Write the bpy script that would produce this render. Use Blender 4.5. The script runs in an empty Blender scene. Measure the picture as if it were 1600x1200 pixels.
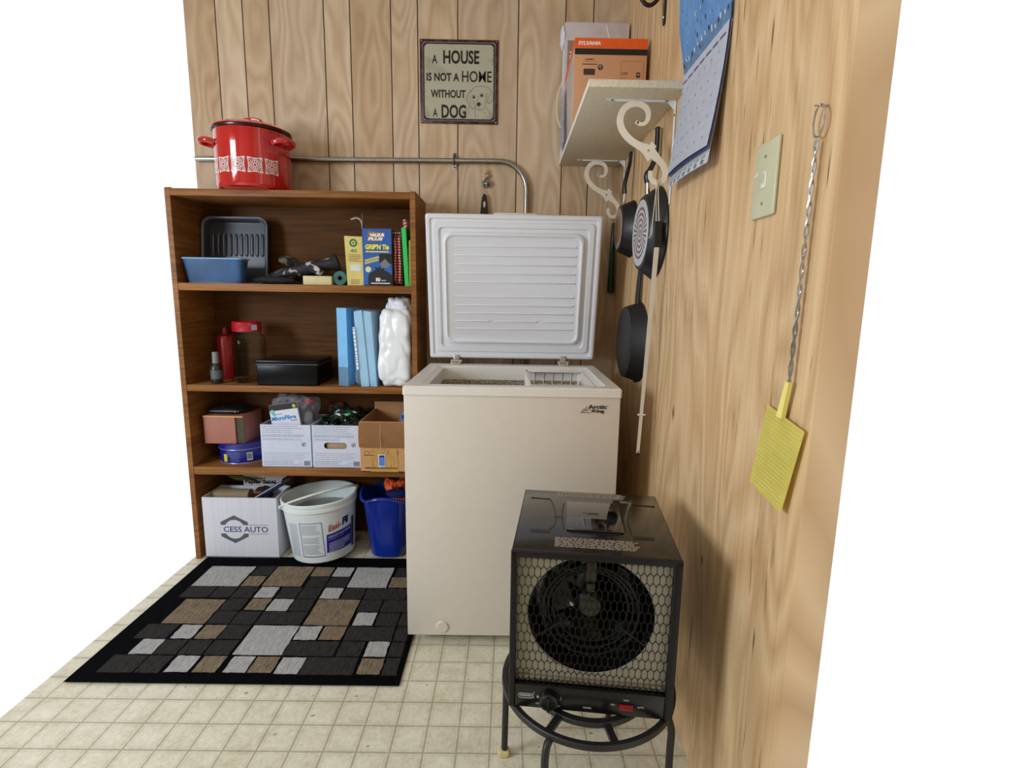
import bpy, bmesh, math, random
from mathutils import Vector, Matrix, noise
random.seed(7)
sc = bpy.context.scene
COL = sc.collection
PI = math.pi
def V(*a): return Vector(a)

# ---------------------------------------------------------------- camera, world, light, exposure
def look(p, yw, r):
    cy, sy, cp, sp = math.cos(yw), math.sin(yw), math.cos(p), math.sin(p)
    f = V(-sy*cp, cy*cp, -sp); r0 = V(cy, sy, 0); u = r0.cross(f)
    c, s = math.cos(r), math.sin(r)
    R = c*r0 + s*u; U = -s*r0 + c*u
    return Matrix((R, U, -f)).transposed()
cd = bpy.data.cameras.new('camera'); cam = bpy.data.objects.new('camera', cd); COL.objects.link(cam)
cd.sensor_width = 36; cd.lens = 827.575*36/1600; cd.clip_start = 0.02
cam.matrix_world = Matrix.Translation((-.4548, -2.3447, 1.1177)) @ look(.1645, -.0064, .0163).to_4x4()
sc.camera = cam
sc.view_settings.view_transform = 'Standard'; sc.view_settings.look = 'None'
sc.view_settings.gamma = 1; sc.view_settings.use_curve_mapping = False
sc.view_settings.exposure = 0.0
w = bpy.data.worlds.new('overcast_daylight'); sc.world = w; w.use_nodes = True
w.node_tree.nodes['Background'].inputs[0].default_value = (.97, .985, 1, 1)
w.node_tree.nodes['Background'].inputs[1].default_value = 1.05
def area(name, loc, target, sx, sy, power, col):
    l = bpy.data.lights.new(name, 'AREA'); l.shape = 'RECTANGLE'; l.size = sx; l.size_y = sy; l.energy = power; l.color = col
    o = bpy.data.objects.new(name, l); COL.objects.link(o); o.location = loc
    o.rotation_euler = (Vector(target)-Vector(loc)).to_track_quat('-Z', 'Y').to_euler(); return o
area('window_daylight', (-2.96, -2.38, 1.45), (-.3, -.85, 1.0), .85, .95, 54, (.80, .90, 1))
area('ceiling_lamp', (-.9, -2.3, 2.40), (-.9, -2.1, 0), .3, .3, 4, (1, .88, .72))

# ---------------------------------------------------------------- materials
def lin(c):
    c = [x/255 for x in c]
    return tuple([(x/12.92 if x <= .04045 else ((x+.055)/1.055)**2.4) for x in c]) + (1,)
def newmat(name):
    m = bpy.data.materials.new(name); m.use_nodes = True
    nt = m.node_tree; b = nt.nodes['Principled BSDF']
    return m, nt, b
class NB:
    def __init__(s, nt): s.nt = nt; s.N = nt.nodes; s.L = nt.links
    def n(s, t, **k):
        x = s.N.new(t)
        for a, v in k.items(): setattr(x, a, v)
        return x
    def l(s, a, b): s.L.new(a, b)
    def coord(s, sc_=(1, 1, 1), loc=(0, 0, 0)):
        t = s.n('ShaderNodeTexCoord'); m = s.n('ShaderNodeMapping'); m.inputs['Scale'].default_value = sc_; m.inputs['Location'].default_value = loc
        s.l(t.outputs['Object'], m.inputs[0]); return m.outputs[0]
    def noise(s, vec, scale=1, detail=3, rough=.5, dist=0):
        t = s.n('ShaderNodeTexNoise'); t.inputs['Scale'].default_value = scale; t.inputs['Detail'].default_value = detail
        t.inputs['Roughness'].default_value = rough; t.inputs['Distortion'].default_value = dist
        if vec is not None: s.l(vec, t.inputs['Vector'])
        return t.outputs[0]
    def math(s, op, a, b=None, c=None, clamp=False):
        m = s.n('ShaderNodeMath', operation=op); m.use_clamp = clamp
        for i, v in enumerate((a, b, c)):
            if v is None: continue
            if isinstance(v, (int, float)): m.inputs[i].default_value = v
            else: s.l(v, m.inputs[i])
        return m.outputs[0]
    def ramp(s, fac, pts, interp='LINEAR'):
        r = s.n('ShaderNodeValToRGB'); e = r.color_ramp.elements; r.color_ramp.interpolation = interp
        while len(e) < len(pts): e.new(.5)
        for i, (p, c) in enumerate(pts):
            e[i].position = p; e[i].color = c if len(c) == 4 and max(c) <= 1 else lin(c)
        s.l(fac, r.inputs[0]); return r.outputs[0]
    def mix(s, fac, a, b, mode='MIX'):
        m = s.n('ShaderNodeMix', data_type='RGBA', blend_type=mode)
        for i, v in ((0, fac), (6, a), (7, b)):
            if isinstance(v, (int, float)): m.inputs[i].default_value = v
            elif isinstance(v, tuple): m.inputs[i].default_value = v
            else: s.l(v, m.inputs[i])
        return m.outputs[2]
    def bump(s, h, strength=.2, dist=.002):
        b = s.n('ShaderNodeBump'); b.inputs['Strength'].default_value = strength; b.inputs['Distance'].default_value = dist
        s.l(h, b.inputs['Height']); return b.outputs[0]
_mc = {}
def M(rgb, rough=.5, metal=0, var=.06, scale=30, bump=0, alpha=None, trans=0, coat=0, stretch=(1, 1, 1), spec=.5):
    key = (tuple(rgb), rough, metal, var, scale, bump, alpha, trans, coat, stretch, spec)
    if key in _mc: return _mc[key]
    m, nt, b = newmat('finish_%d_%d_%d' % tuple(rgb)); q = NB(nt)
    c = lin(rgb); n = q.noise(q.coord(stretch), scale, 4)
    lo = tuple([x*(1-var) for x in c[:3]])+(1,); hi = tuple([min(1, x*(1+var)) for x in c[:3]])+(1,)
    r = q.n('ShaderNodeValToRGB'); r.color_ramp.elements[0].position = .3; r.color_ramp.elements[1].position = .7
    r.color_ramp.elements[0].color = lo; r.color_ramp.elements[1].color = hi
    q.l(n, r.inputs[0]); q.l(r.outputs[0], b.inputs['Base Color'])
    b.inputs['Roughness'].default_value = rough; b.inputs['Metallic'].default_value = metal
    b.inputs['Transmission Weight'].default_value = trans; b.inputs['Coat Weight'].default_value = coat
    b.inputs['Specular IOR Level'].default_value = spec
    if alpha is not None: b.inputs['Alpha'].default_value = alpha
    if bump: q.l(q.bump(n, bump), b.inputs['Normal'])
    _mc[key] = m; return m

def panel_wood():
    m, nt, b = newmat('birch_panelling'); q = NB(nt)
    at = q.n('ShaderNodeAttribute'); at.attribute_name = 'plank'; p = at.outputs['Fac']
    tc = q.n('ShaderNodeTexCoord'); sx = q.n('ShaderNodeSeparateXYZ'); q.l(tc.outputs['Object'], sx.inputs[0])
    cb = q.n('ShaderNodeCombineXYZ')
    q.l(q.math('ADD', q.math('MULTIPLY', sx.outputs[0], 3.2), q.math('MULTIPLY', p, 7.3)), cb.inputs[0])
    q.l(q.math('MULTIPLY', p, 3.1), cb.inputs[1]); q.l(q.math('MULTIPLY', sx.outputs[2], .95), cb.inputs[2])
    n1 = q.noise(cb.outputs[0], 1.5, 2.2, .42, .15)
    rings = q.math('FRACT', q.math('MULTIPLY', n1, 13))
    tri = q.math('ABSOLUTE', q.math('SUBTRACT', rings, .5))
    fine = q.noise(q.coord((170, 1, 3.2)), 1, 3)
    mid = q.noise(q.coord((14, 1, 1.2), (3, 0, 0)), 1, 3)
    g = q.math('ADD', q.math('MULTIPLY', tri, .8), q.math('MULTIPLY', fine, .32))
    col = q.ramp(g, [(.12, (180, 156, 128)), (.42, (207, 188, 163)), (.68, (224, 211, 191))])
    col = q.mix(.40, col, q.ramp(mid, [(.3, (198, 172, 142)), (.7, (222, 208, 188))]))
    tint = q.ramp(q.math('FRACT', q.math('MULTIPLY', p, .618)), [(0, (234, 218, 198)), (.5, (255, 246, 236)), (1, (240, 232, 224))])
    col = q.mix(1.0, col, tint, 'MULTIPLY')
    q.l(col, b.inputs['Base Color']); b.inputs['Roughness'].default_value = .42; b.inputs['Specular IOR Level'].default_value = .4
    q.l(q.bump(g, .08, .001), b.inputs['Normal']); return m
def pine_ply(off=0):
    m, nt, b = newmat('clear_pine_plywood'); q = NB(nt)
    c = q.coord((1, 3.4, .62), (0, 2.3+off, .4))
    n1 = q.noise(c, 1.25, 2, .4, .25)
    tri = q.math('ABSOLUTE', q.math('SUBTRACT', q.math('FRACT', q.math('MULTIPLY', n1, 14)), .5))
    fine = q.noise(q.coord((1, 120, 2.2), (0, off, 0)), 1, 4)
    g = q.math('ADD', q.math('MULTIPLY', tri, .6), q.math('MULTIPLY', fine, .55))
    col = q.ramp(g, [(.15, (186, 148, 104)), (.5, (213, 180, 137)), (.78, (228, 201, 162))])
    st = q.noise(q.coord((1, 75, 5.2), (0, 9+off, 0)), 1, 2)                      # short dark streaks
    gate = q.noise(q.coord((1, 5, 2.1), (0, 4, 1)), 1, 1)
    sm = q.math('MULTIPLY', q.ramp(st, [(.625, (0, 0, 0, 1)), (.70, (1, 1, 1, 1))]), q.ramp(gate, [(.5, (0, 0, 0, 1)), (.58, (1, 1, 1, 1))]))
    col = q.mix(q.math('MULTIPLY', sm, .85), col, lin((96, 58, 30)))
    # a few knots
    for (ky, kz, r) in ((-.919, .808, .021), (-.62, 1.16, .006), (-.80, 1.28, .005), (-1.2, .52, .012), (-.35, 1.85, .006)):
        tc = q.n('ShaderNodeTexCoord'); mp = q.n('ShaderNodeMapping'); q.l(tc.outputs['Object'], mp.inputs[0])
        mp.vector_type = 'POINT'; mp.inputs['Scale'].default_value = (0, 1/r, 1/(r*1.6)); mp.inputs['Location'].default_value = (0, -ky/r, -kz/(r*1.6))
        ln = q.n('ShaderNodeVectorMath', operation='LENGTH'); q.l(mp.outputs[0], ln.inputs[0])
        k = q.ramp(q.math('ADD', ln.outputs['Value'], q.math('MULTIPLY', fine, .5)), [(.45, (1, 1, 1, 1)), (1.25, (0, 0, 0, 1))])
        col = q.mix(q.math('MULTIPLY', k, .8), col, lin((98, 55, 38)))
    q.l(col, b.inputs['Base Color']); b.inputs['Roughness'].default_value = .45; b.inputs['Specular IOR Level'].default_value = .35
    q.l(q.bump(g, .06, .001), b.inputs['Normal']); return m
def shelf_wood():
    m, nt, b = newmat('oak_stained_board'); q = NB(nt)
    tc = q.n('ShaderNodeTexCoord'); g = q.noise(q.coord((5, 5, 130)), 1, 4, .6, .3); n2 = q.noise(q.coord((1.5, 3, 14)), 1, 3)
    col = q.ramp(q.math('ADD', q.math('MULTIPLY', g, .6), q.math('MULTIPLY', n2, .4)), [(.3, (94, 56, 22)), (.5, (136, 88, 42)), (.7, (168, 116, 62))])
    q.l(col, b.inputs['Base Color']); b.inputs['Roughness'].default_value = .5; b.inputs['Specular IOR Level'].default_value = .25; q.l(q.bump(g, .1, .001), b.inputs['Normal']); return m
def vinyl_floor(t=.0823, x0=-.7357, y0=-.7901):
    m, nt, b = newmat('vinyl_sheet_floor'); q = NB(nt)
    tc = q.n('ShaderNodeTexCoord'); sx = q.n('ShaderNodeSeparateXYZ'); q.l(tc.outputs['Object'], sx.inputs[0])
    wob = q.math('MULTIPLY', q.math('SUBTRACT', q.noise(q.coord(), 60, 2), .5), .03)
    def edge(s_, o):
        f = q.math('FRACT', q.math('ADD', q.math('MULTIPLY', q.math('SUBTRACT', s_, o), 1/t), 40))
        return q.math('ADD', q.math('SUBTRACT', .5, q.math('ABSOLUTE', q.math('SUBTRACT', f, .5))), wob)
    e = q.math('MINIMUM', edge(sx.outputs[0], x0), edge(sx.outputs[1], y0))
    line = q.ramp(e, [(.018, (1, 1, 1, 1)), (.045, (0, 0, 0, 1))])
    halo = q.ramp(e, [(.05, (0, 0, 0, 1)), (.09, (1, 1, 1, 1)), (.14, (0, 0, 0, 1))])
    n = q.noise(q.coord(), 14, 5, .6); n2 = q.noise(q.coord(), 90, 3)
    col = q.ramp(q.math('ADD', q.math('MULTIPLY', n, .6), q.math('MULTIPLY', n2, .4)), [(.35, (206, 198, 172)), (.5, (224, 218, 196)), (.65, (236, 232, 214))])
    col = q.mix(q.math('MULTIPLY', halo, .25), col, lin((168, 156, 122)))
    col = q.mix(q.math('MULTIPLY', line, .62), col, lin((138, 126, 92)))
    spk = q.ramp(q.noise(q.coord(), 42, 1), [(.76, (0, 0, 0, 1)), (.80, (1, 1, 1, 1))])
    col = q.mix(q.math('MULTIPLY', spk, .6), col, lin((70, 60, 45)))
    q.l(col, b.inputs['Base Color']); b.inputs['Roughness'].default_value = .38
    q.l(q.bump(e, .15, .002), b.inputs['Normal']); return m
def rug_pile(c0, c1):
    m, nt, b = newmat('woven_pile'); q = NB(nt)
    a = q.noise(q.coord((160, 26, 1)), 1, 3, .6, .2); d = q.noise(q.coord(), 260, 2)
    col = q.ramp(q.math('ADD', q.math('MULTIPLY', a, .6), q.math('MULTIPLY', d, .4)), [(.35, c0), (.65, c1)])
    q.l(col, b.inputs['Base Color']); b.inputs['Roughness'].default_value = .95; b.inputs['Specular IOR Level'].default_value = .1
    q.l(q.bump(d, .8, .003), b.inputs['Normal']); return m
def speckle(c0, c1, scale, rough=.5, metal=0, bump=.3, lo=.45, hi=.6):
    m, nt, b = newmat('speckled_surface'); q = NB(nt); n = q.noise(q.coord(), scale, 2)
    q.l(q.ramp(n, [(lo, c0), (hi, c1)]), b.inputs['Base Color']); b.inputs['Roughness'].default_value = rough; b.inputs['Metallic'].default_value = metal
    q.l(q.bump(n, bump, .002), b.inputs['Normal']); return m
def clear(rgb=(235, 240, 245), rough=.08, alpha=.25):
    m, nt, b = newmat('clear_plastic'); q = NB(nt); n = q.noise(q.coord(), 35, 3)
    b.inputs['Base Color'].default_value = lin(rgb); b.inputs['Roughness'].default_value = rough; b.inputs['Alpha'].default_value = alpha
    q.l(q.bump(n, .5, .004), b.inputs['Normal']); return m

WHITE_STEEL = M((214, 206, 195), .38, var=.015, coat=.2); RIM = M((226, 222, 216), .4, var=.015); LINER = M((226, 228, 235), .38, var=.01)
BLACK = M((14, 14, 16), .25, var=.1); BLACK_M = M((22, 22, 24), .5, var=.15, scale=60, bump=.1); CHROME = M((200, 200, 198), .22, 1, .05)
GALV = M((165, 163, 155), .28, 1, .1, 50); SHELF = shelf_wood(); PAPERW = M((226, 228, 236), .7, var=.03); CARD = M((196, 148, 98), .8, var=.06)
INK = M((40, 40, 48), .6); INKG = M((120, 122, 140), .7); WHITE_PL = M((235, 233, 228), .35, var=.02); CREAM_PL = M((232, 222, 205), .35, var=.02)

# ---------------------------------------------------------------- mesh helpers
class B:
    def __init__(s): s.bm = bmesh.new()
    def _take(s, t, mat=None, mi=0):
        if mat is not None: t.transform(mat)
        for f in t.faces: f.material_index = mi
        me = bpy.data.meshes.new('t'); t.to_mesh(me); t.free(); s.bm.from_mesh(me); bpy.data.meshes.remove(me); return s
    def box(s, lo, hi, bev=0, seg=2, mat=None, mi=0):
        t = bmesh.new(); bmesh.ops.create_cube(t, size=1)
        d = [max(1e-5, abs(hi[i]-lo[i])) for i in range(3)]; c = [(hi[i]+lo[i])/2 for i in range(3)]
        t.transform(Matrix.Translation(c) @ Matrix.Diagonal((*d, 1)))
        if bev: bmesh.ops.bevel(t, geom=t.edges[:]+t.verts[:], offset=min(bev, min(d)*.45), segments=seg, profile=.5, affect='EDGES')
        return s._take(t, mat, mi)
    def tube(s, pts, r, n=10, cap=True, flat=1.0, mi=0, closed=False, mat=None):
        t = bmesh.new(); pts = [Vector(p) for p in pts]; k = len(pts); rr = r if isinstance(r, (list, tuple)) else [r]*k
        rings = []; prev = None
        for i, p in enumerate(pts):
            a = pts[(i-1) % k] if (closed or i > 0) else p; b = pts[(i+1) % k] if (closed or i < k-1) else p
            d = (b-a).normalized()
            if prev is None: up = V(0, 0, 1) if abs(d.z) < .9 else V(1, 0, 0)
            else: up = prev
            x = d.cross(up); 
            if x.length < 1e-5: x = d.cross(V(0, 1, 0))
            x.normalize(); y = x.cross(d).normalized(); prev = y
            rings.append([t.verts.new(p + x*math.cos(2*PI*j/n)*rr[i] + y*math.sin(2*PI*j/n)*rr[i]*flat) for j in range(n)])
        rng = range(k) if closed else range(k-1)
        for i in rng:
            A, C = rings[i], rings[(i+1) % k]
            for j in range(n): t.faces.new((A[j], A[(j+1) % n], C[(j+1) % n], C[j]))
        if cap and not closed: t.faces.new(rings[0][::-1]); t.faces.new(rings[-1])
        bmesh.ops.recalc_face_normals(t, faces=t.faces[:]); return s._take(t, mat, mi)
    def lathe(s, prof, c=(0, 0, 0), n=40, mat=None, mi=0, ex=1, ey=1):
        t = bmesh.new(); rings = []
        for r, z in prof:
            if r < 1e-6: rings.append([t.verts.new((0, 0, z))])
            else: rings.append([t.verts.new((r*math.cos(2*PI*j/n)*ex, r*math.sin(2*PI*j/n)*ey, z)) for j in range(n)])
        for A, C in zip(rings, rings[1:]):
            for j in range(n):
                if len(A) == 1 and len(C) == 1: continue
                if len(A) == 1: t.faces.new((A[0], C[(j+1) % n], C[j]))
                elif len(C) == 1: t.faces.new((A[j], A[(j+1) % n], C[0]))
                else: t.faces.new((A[j], A[(j+1) % n], C[(j+1) % n], C[j]))
        bmesh.ops.recalc_face_normals(t, faces=t.faces[:])
        m = Matrix.Translation(c)
        return s._take(t, m @ mat if mat is not None else m, mi)
    def prism(s, poly, O, U, W, N, depth, mi=0, bev=0):
        """polygon in (u, v) on plane O + u U + v W, thickness along N"""
        t = bmesh.new(); O, U, W, N = Vector(O), Vector(U), Vector(W), Vector(N)
        a = [t.verts.new(O+U*u+W*v) for u, v in poly]; f = t.faces.new(a)
        r = bmesh.ops.extrude_face_region(t, geom=[f]); vs = [x for x in r['geom'] if isinstance(x, bmesh.types.BMVert)]
        bmesh.ops.translate(t, verts=vs, vec=N*depth); bmesh.ops.recalc_face_normals(t, faces=t.faces[:])
        bmesh.ops.triangulate(t, faces=[f for f in t.faces if len(f.verts) > 4])
        return s._take(t, None, mi)
    def grid(s, nu, nv, fn, thick=0, mi=0):
        t = bmesh.new(); vs = [[t.verts.new(fn(i/nu, j/nv)) for j in range(nv+1)] for i in range(nu+1)]
        for i in range(nu):
            for j in range(nv): t.faces.new((vs[i][j], vs[i+1][j], vs[i+1][j+1], vs[i][j+1]))
        if thick: bmesh.ops.solidify(t, geom=t.faces[:], thickness=thick)
        return s._take(t, None, mi)
    def lump(s, lo, hi, amp=.01, scale=10, sup=3.5, cuts=10, mi=0, seed=0, mat=None, ridge=0, clamp=0):
        t = bmesh.new(); bmesh.ops.create_cube(t, size=2); bmesh.ops.subdivide_edges(t, edges=t.edges[:], cuts=cuts, use_grid_fill=True)
        c = Vector([(lo[i]+hi[i])/2 for i in range(3)]); h = Vector([(hi[i]-lo[i])/2 for i in range(3)])
        for v in t.verts:
            p = v.co; k = (abs(p.x)**sup+abs(p.y)**sup+abs(p.z)**sup)**(-1/sup); p = p*k; d = p.normalized()
            w_ = Vector((p.x*h.x, p.y*h.y, p.z*h.z))
            nn = noise.noise((w_+V(seed, seed, 0))*scale)
            if ridge: nn = nn + ridge*(abs(noise.noise((w_+V(3, seed, 1))*scale*2.2))-.3)
            q_ = c+w_+d*nn*amp; q_.z = max(q_.z, lo[2])
            if clamp: q_ = Vector([min(max(q_[i], lo[i]), hi[i]) for i in range(3)])
            v.co = q_
        return s._take(t, mat, mi)
ROOTM = {}
def mat_of(p):
    while p.parent is not None: p = p.parent
    return ROOTM.get(p.name, Matrix.Identity(4))
def obj(name, b, mat, parent=None, local=False, smooth=35, label=None, kind=None):
    me = bpy.data.meshes.new(name); bm = b.bm
    bm.to_mesh(me); bm.free()
    for m in (mat if isinstance(mat, (list, tuple)) else [mat]): me.materials.append(m)
    o = bpy.data.objects.new(name, me); COL.objects.link(o)
    if parent is not None:
        if not local: me.transform(mat_of(parent).inverted())
        o.parent = parent
    for p in me.polygons: p.use_smooth = True
    me.set_sharp_from_angle(angle=math.radians(smooth))
    if label: o['label'] = label
    if kind: o['kind'] = kind
    return o
def thing(name, label, cat, loc=(0, 0, 0), rz=0, group=None, rx=0, ry=0):
    o = bpy.data.objects.new(name, None); COL.objects.link(o); o.location = loc; o.rotation_euler = (rx, ry, rz); o.empty_display_size = .05
    o['label'] = label; o['category'] = cat
    if group: o['group'] = group
    from mathutils import Euler
    ROOTM[o.name] = Matrix.Translation(loc) @ Euler((rx, ry, rz)).to_matrix().to_4x4()
    return o
def tag(o, label, cat, group=None):
    o['label'] = label; o['category'] = cat
    if group: o['group'] = group
    return o
def struct(name, b, mat):
    o = obj(name, b, mat); o['kind'] = 'structure'; return o
def text_bm(b, s, O, U, W, wid, hgt, th=.0004, bold=0.0, shear=0, mi=0, wave=None):
    """lettering fitted to a wid x hgt rectangle whose lower left corner is O"""
    c = bpy.data.curves.new('lettering', 'FONT'); c.body = s; c.extrude = 0; c.offset = bold; c.shear = shear; c.resolution_u = 3
    o = bpy.data.objects.new('lettering', c); COL.objects.link(o)
    dg = bpy.context.evaluated_depsgraph_get(); dg.update(); me = bpy.data.meshes.new_from_object(o.evaluated_get(dg))
    bpy.data.objects.remove(o); bpy.data.curves.remove(c)
    xs = [v.co.x for v in me.vertices]; ys = [v.co.y for v in me.vertices]; x0, x1, y0, y1 = min(xs), max(xs), min(ys), max(ys)
    U, W, O = Vector(U).normalized(), Vector(W).normalized(), Vector(O); N = U.cross(W)
    t = bmesh.new(); t.from_mesh(me); bpy.data.meshes.remove(me)
    for v in t.verts:
        u_ = (v.co.x-x0)/(x1-x0)*wid; v_ = (v.co.y-y0)/(y1-y0)*hgt
        v.co = wave(u_, v_) if wave else O+U*u_+W*v_
    r = bmesh.ops.extrude_face_region(t, geom=t.faces[:])
    if not wave: bmesh.ops.translate(t, verts=[x for x in r['geom'] if isinstance(x, bmesh.types.BMVert)], vec=N*th)
    b._take(t, None, mi); return b
X, Y, Z = V(1, 0, 0), V(0, 1, 0), V(0, 0, 1)
def dashes(b, O, U, W, wid, hgt, rows, lh=None, th=.0003, seed=1, mi=0, ragged=.35, wave=None):
    """rows of unreadable small print as broken dashes"""
    rd = random.Random(seed); U, W, O = Vector(U).normalized(), Vector(W).normalized(), Vector(O); N = U.cross(W); lh = lh or hgt/rows*.42
    for r in range(rows):
        v = hgt*(1-(r+.7)/rows); x = 0; end = wid*(1-ragged*rd.random())
        while x < end:
            l = wid*rd.uniform(.03, .11); e = min(x+l, end)
            if e-x > wid*.01:
                if wave: b.prism([(0, 0), (1, 0), (1, 1), (0, 1)], wave(x, v), wave(e, v)-wave(x, v), wave(x, v+lh)-wave(x, v), N, th, mi)
                else: b.prism([(x, v), (e, v), (e, v+lh), (x, v+lh)], O, U, W, N, th, mi)
            x = e+wid*.014
    return b
def ribbon(pts, ws):
    """outline of a flat strip of varying width following pts"""
    L, R = [], []
    P = [Vector(p) for p in pts]
    for i, p in enumerate(P):
        d = (P[min(i+1, len(P)-1)]-P[max(i-1, 0)]).normalized(); n = Vector((-d.y, d.x)); w_ = ws[i] if isinstance(ws, list) else ws
        L.append(p+n*w_/2); R.append(p-n*w_/2)
    return L, R
def strip(b, pts, ws, O, U, W, N, depth, mi=0):
    L, R = ribbon(pts, ws)
    for i in range(len(L)-1):
        b.prism([tuple(L[i]), tuple(L[i+1]), tuple(R[i+1]), tuple(R[i])], O, U, W, N, depth, mi)
    return b
def smoothpts(pts, k=6):
    P = [Vector(p) for p in pts]; out = []
    for i in range(len(P)-1):
        a, b_, c, d = P[max(i-1, 0)], P[i], P[i+1], P[min(i+2, len(P)-1)]
        for j in range(k):
            t = j/k
            out.append(.5*((2*b_)+(-a+c)*t+(2*a-5*b_+4*c-d)*t*t+(-a+3*b_-3*c+d)*t*t*t))
    return out+[P[-1]]
RYX = Matrix.Rotation(PI/2, 4, 'X')      # lathe axis z -> -y
RYY = Matrix.Rotation(-PI/2, 4, 'Y')     # lathe axis z -> -x

# ---------------------------------------------------------------- room shell
LX = -1.78
grooves = [-1.655, -1.546, -1.440, -1.221, -1.116, -.952, -.844, -.682, -.437, -.247, -.135]
def wall_back():
    bm = bmesh.new(); lay = bm.faces.layers.float.new('plank')
    edges = [LX]+grooves+[.012]; prof = []
    for i in range(len(edges)-1):
        a = edges[i]+(.0022 if i else 0); c = edges[i+1]-(.0022 if i < len(edges)-2 else 0)
        prof.append((a, 0, i, 0)); prof.append((c, 0, i, 1))
        if i < len(edges)-2: prof.append((edges[i+1]-.001, .003, i, 1)); prof.append((edges[i+1]+.001, .003, i, 1))
    lo = [bm.verts.new((x, y, -.01)) for x, y, _, _ in prof]; hi = [bm.verts.new((x, y, 2.45)) for x, y, _, _ in prof]
    for i in range(len(prof)-1):
        f = bm.faces.new((lo[i], lo[i+1], hi[i+1], hi[i])); f[lay] = float(prof[i][2])
        f.material_index = prof[i][3]
    # backing thickness
    me = bpy.data.meshes.new('t'); bm.to_mesh(me); bm.free()
    b = B(); b.bm.faces.layers.float.new('plank'); b.bm.from_mesh(me)
    b.box((LX, .0035, -.01), (.012, .06, 2.45), mi=1)
    return b
struct('wall_back', wall_back(), [panel_wood(), M((84, 56, 34), .6)])
PINE = pine_ply()
b = B(); b.box((0, -1.458, -.01), (.05, 0, 2.45)); struct('wall_right', b, PINE)
b = B(); b.box((-.006, -1.585, 0), (.05, -1.4585, 2.45), .002); struct('trim_1', b, pine_ply(5.3))
b = B(); b.box((LX, -3.2, -.05), (.012, .003, 0)); struct('floor', b, vinyl_floor())
CEIL = M((216, 212, 204), .8); PLA = M((190, 172, 146), .7)
b = B(); b.box((-3.05, -3.2, 2.45), (.05, .06, 2.5)); struct('ceiling', b, CEIL)
b = B(); b.box((-3.05, -3.26, 0), (.05, -3.2, 2.45)); struct('wall_front', b, PLA)
b = B(); b.box((-3.05, -3.2, 0), (-3.0, .06, .95)); b.box((-3.05, -3.2, 1.95), (-3.0, .06, 2.45)); b.box((-3.05, -3.2, .95), (-3.0, -2.85, 1.95)); b.box((-3.05, -1.92, .95), (-3.0, .06, 1.95)); struct('wall_left', b, PLA)
b = B(); b.box((0, -3.2, 0), (.05, -1.95, 2.45)); struct('wall_right', b, PLA)
b = B(); b.box((-3.06, -2.85, .93), (-2.985, -1.92, .955), .003); b.box((-3.04, -2.85, 1.44), (-3.01, -1.92, 1.46), .002); struct('window_1', b, M((230, 228, 222), .4))

# ---------------------------------------------------------------- chest freezer
FX0, FX1, FY0, FY1, FH = -.771, -.116, -.795, -.252, .85
t = thing('chest_freezer', 'cream white chest freezer with its lid standing open, right of the bookcase', 'freezer', ((FX0+FX1)/2, (FY0+FY1)/2, 0))
OX0, OX1, OY0, OY1 = -.705, -.176, -.742, -.335
def ring(b, x0, x1, y0, y1, ix0, ix1, iy0, iy1, z0, z1, bev=.003, mi=0):
    b.box((x0, y0, z0), (x1, iy0, z1), bev, mi=mi); b.box((x0, iy1, z0), (x1, y1, z1), bev, mi=mi)
    b.box((x0, iy0-.0005, z0), (ix0, iy1+.0005, z1), bev, mi=mi); b.box((ix1, iy0-.0005, z0), (x1, iy1+.0005, z1), bev, mi=mi)
b = B(); b.box((FX0+.003, FY0+.003, .035), (FX1-.003, FY0+.03, .826), .004); b.box((FX0+.003, FY1-.03, .035), (FX1-.003, FY1-.003, .826), .004)
b.box((FX0+.003, FY0+.02, .035), (FX0+.03, FY1-.02, .826), .004); b.box((FX1-.03, FY0+.02, .035), (FX1-.003, FY1-.02, .826), .004)
b.box((FX0+.01, FY0+.01, .035), (FX1-.01, FY1-.01, .06), .003)
obj('cabinet', b, WHITE_STEEL, t)
def rrect(x0, x1, y0, y1, r, n=6):
    P = []
    for cx, cy, a in ((x1-r, y1-r, 0), (x0+r, y1-r, 90), (x0+r, y0+r, 180), (x1-r, y0+r, 270)):
        for i in range(n+1): th = math.radians(a+90*i/n); P.append((cx+r*math.cos(th), cy+r*math.sin(th)))
    return P
def loops(b, ls, mi=0, close_last=False):
    t_ = bmesh.new(); R_ = [[t_.verts.new(p) for p in l] for l in ls]
    for A, C in zip(R_, R_[1:]):
        for j in range(len(A)): t_.faces.new((A[j], A[(j+1) % len(A)], C[(j+1) % len(A)], C[j]))
    if close_last: t_.faces.new(R_[-1])
    bmesh.ops.recalc_face_normals(t_, faces=t_.faces[:]); b._take(t_, None, mi)
A_ = lambda x0, x1, y0, y1, r, z: [(x, y, z) for x, y in rrect(x0, x1, y0, y1, r)]
b2 = B(); loops(b2, [A_(FX0, FX1, FY0, FY1, .006, .823), A_(FX0, FX1, FY0, FY1, .006, .846), A_(FX0+.004, FX1-.004, FY0+.004, FY1-.004, .006, .85),
          A_(OX0-.02, OX1+.02, OY0-.012, OY1+.02, .02, .85), A_(OX0-.016, OX1+.016, OY0-.009, OY1+.016, .02, .846), A_(OX0, OX1, OY0, OY1, .02, .842), A_(OX0+.003, OX1-.003, OY0+.003, OY1-.003, .02, .80)])
obj('top_rim', b2, RIM, t)
b = B(); loops(b, [A_(OX0+.003, OX1-.003, OY0+.003, OY1-.003, .02, .80), A_(OX0+.006, OX1-.006, OY0+.006, OY1-.006, .02, .12)], close_last=True)
obj('inner_liner', b, speckle((150, 140, 125), (235, 228, 214), 260, .3, .75, .9), t, label='embossed silver inner liner')
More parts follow.
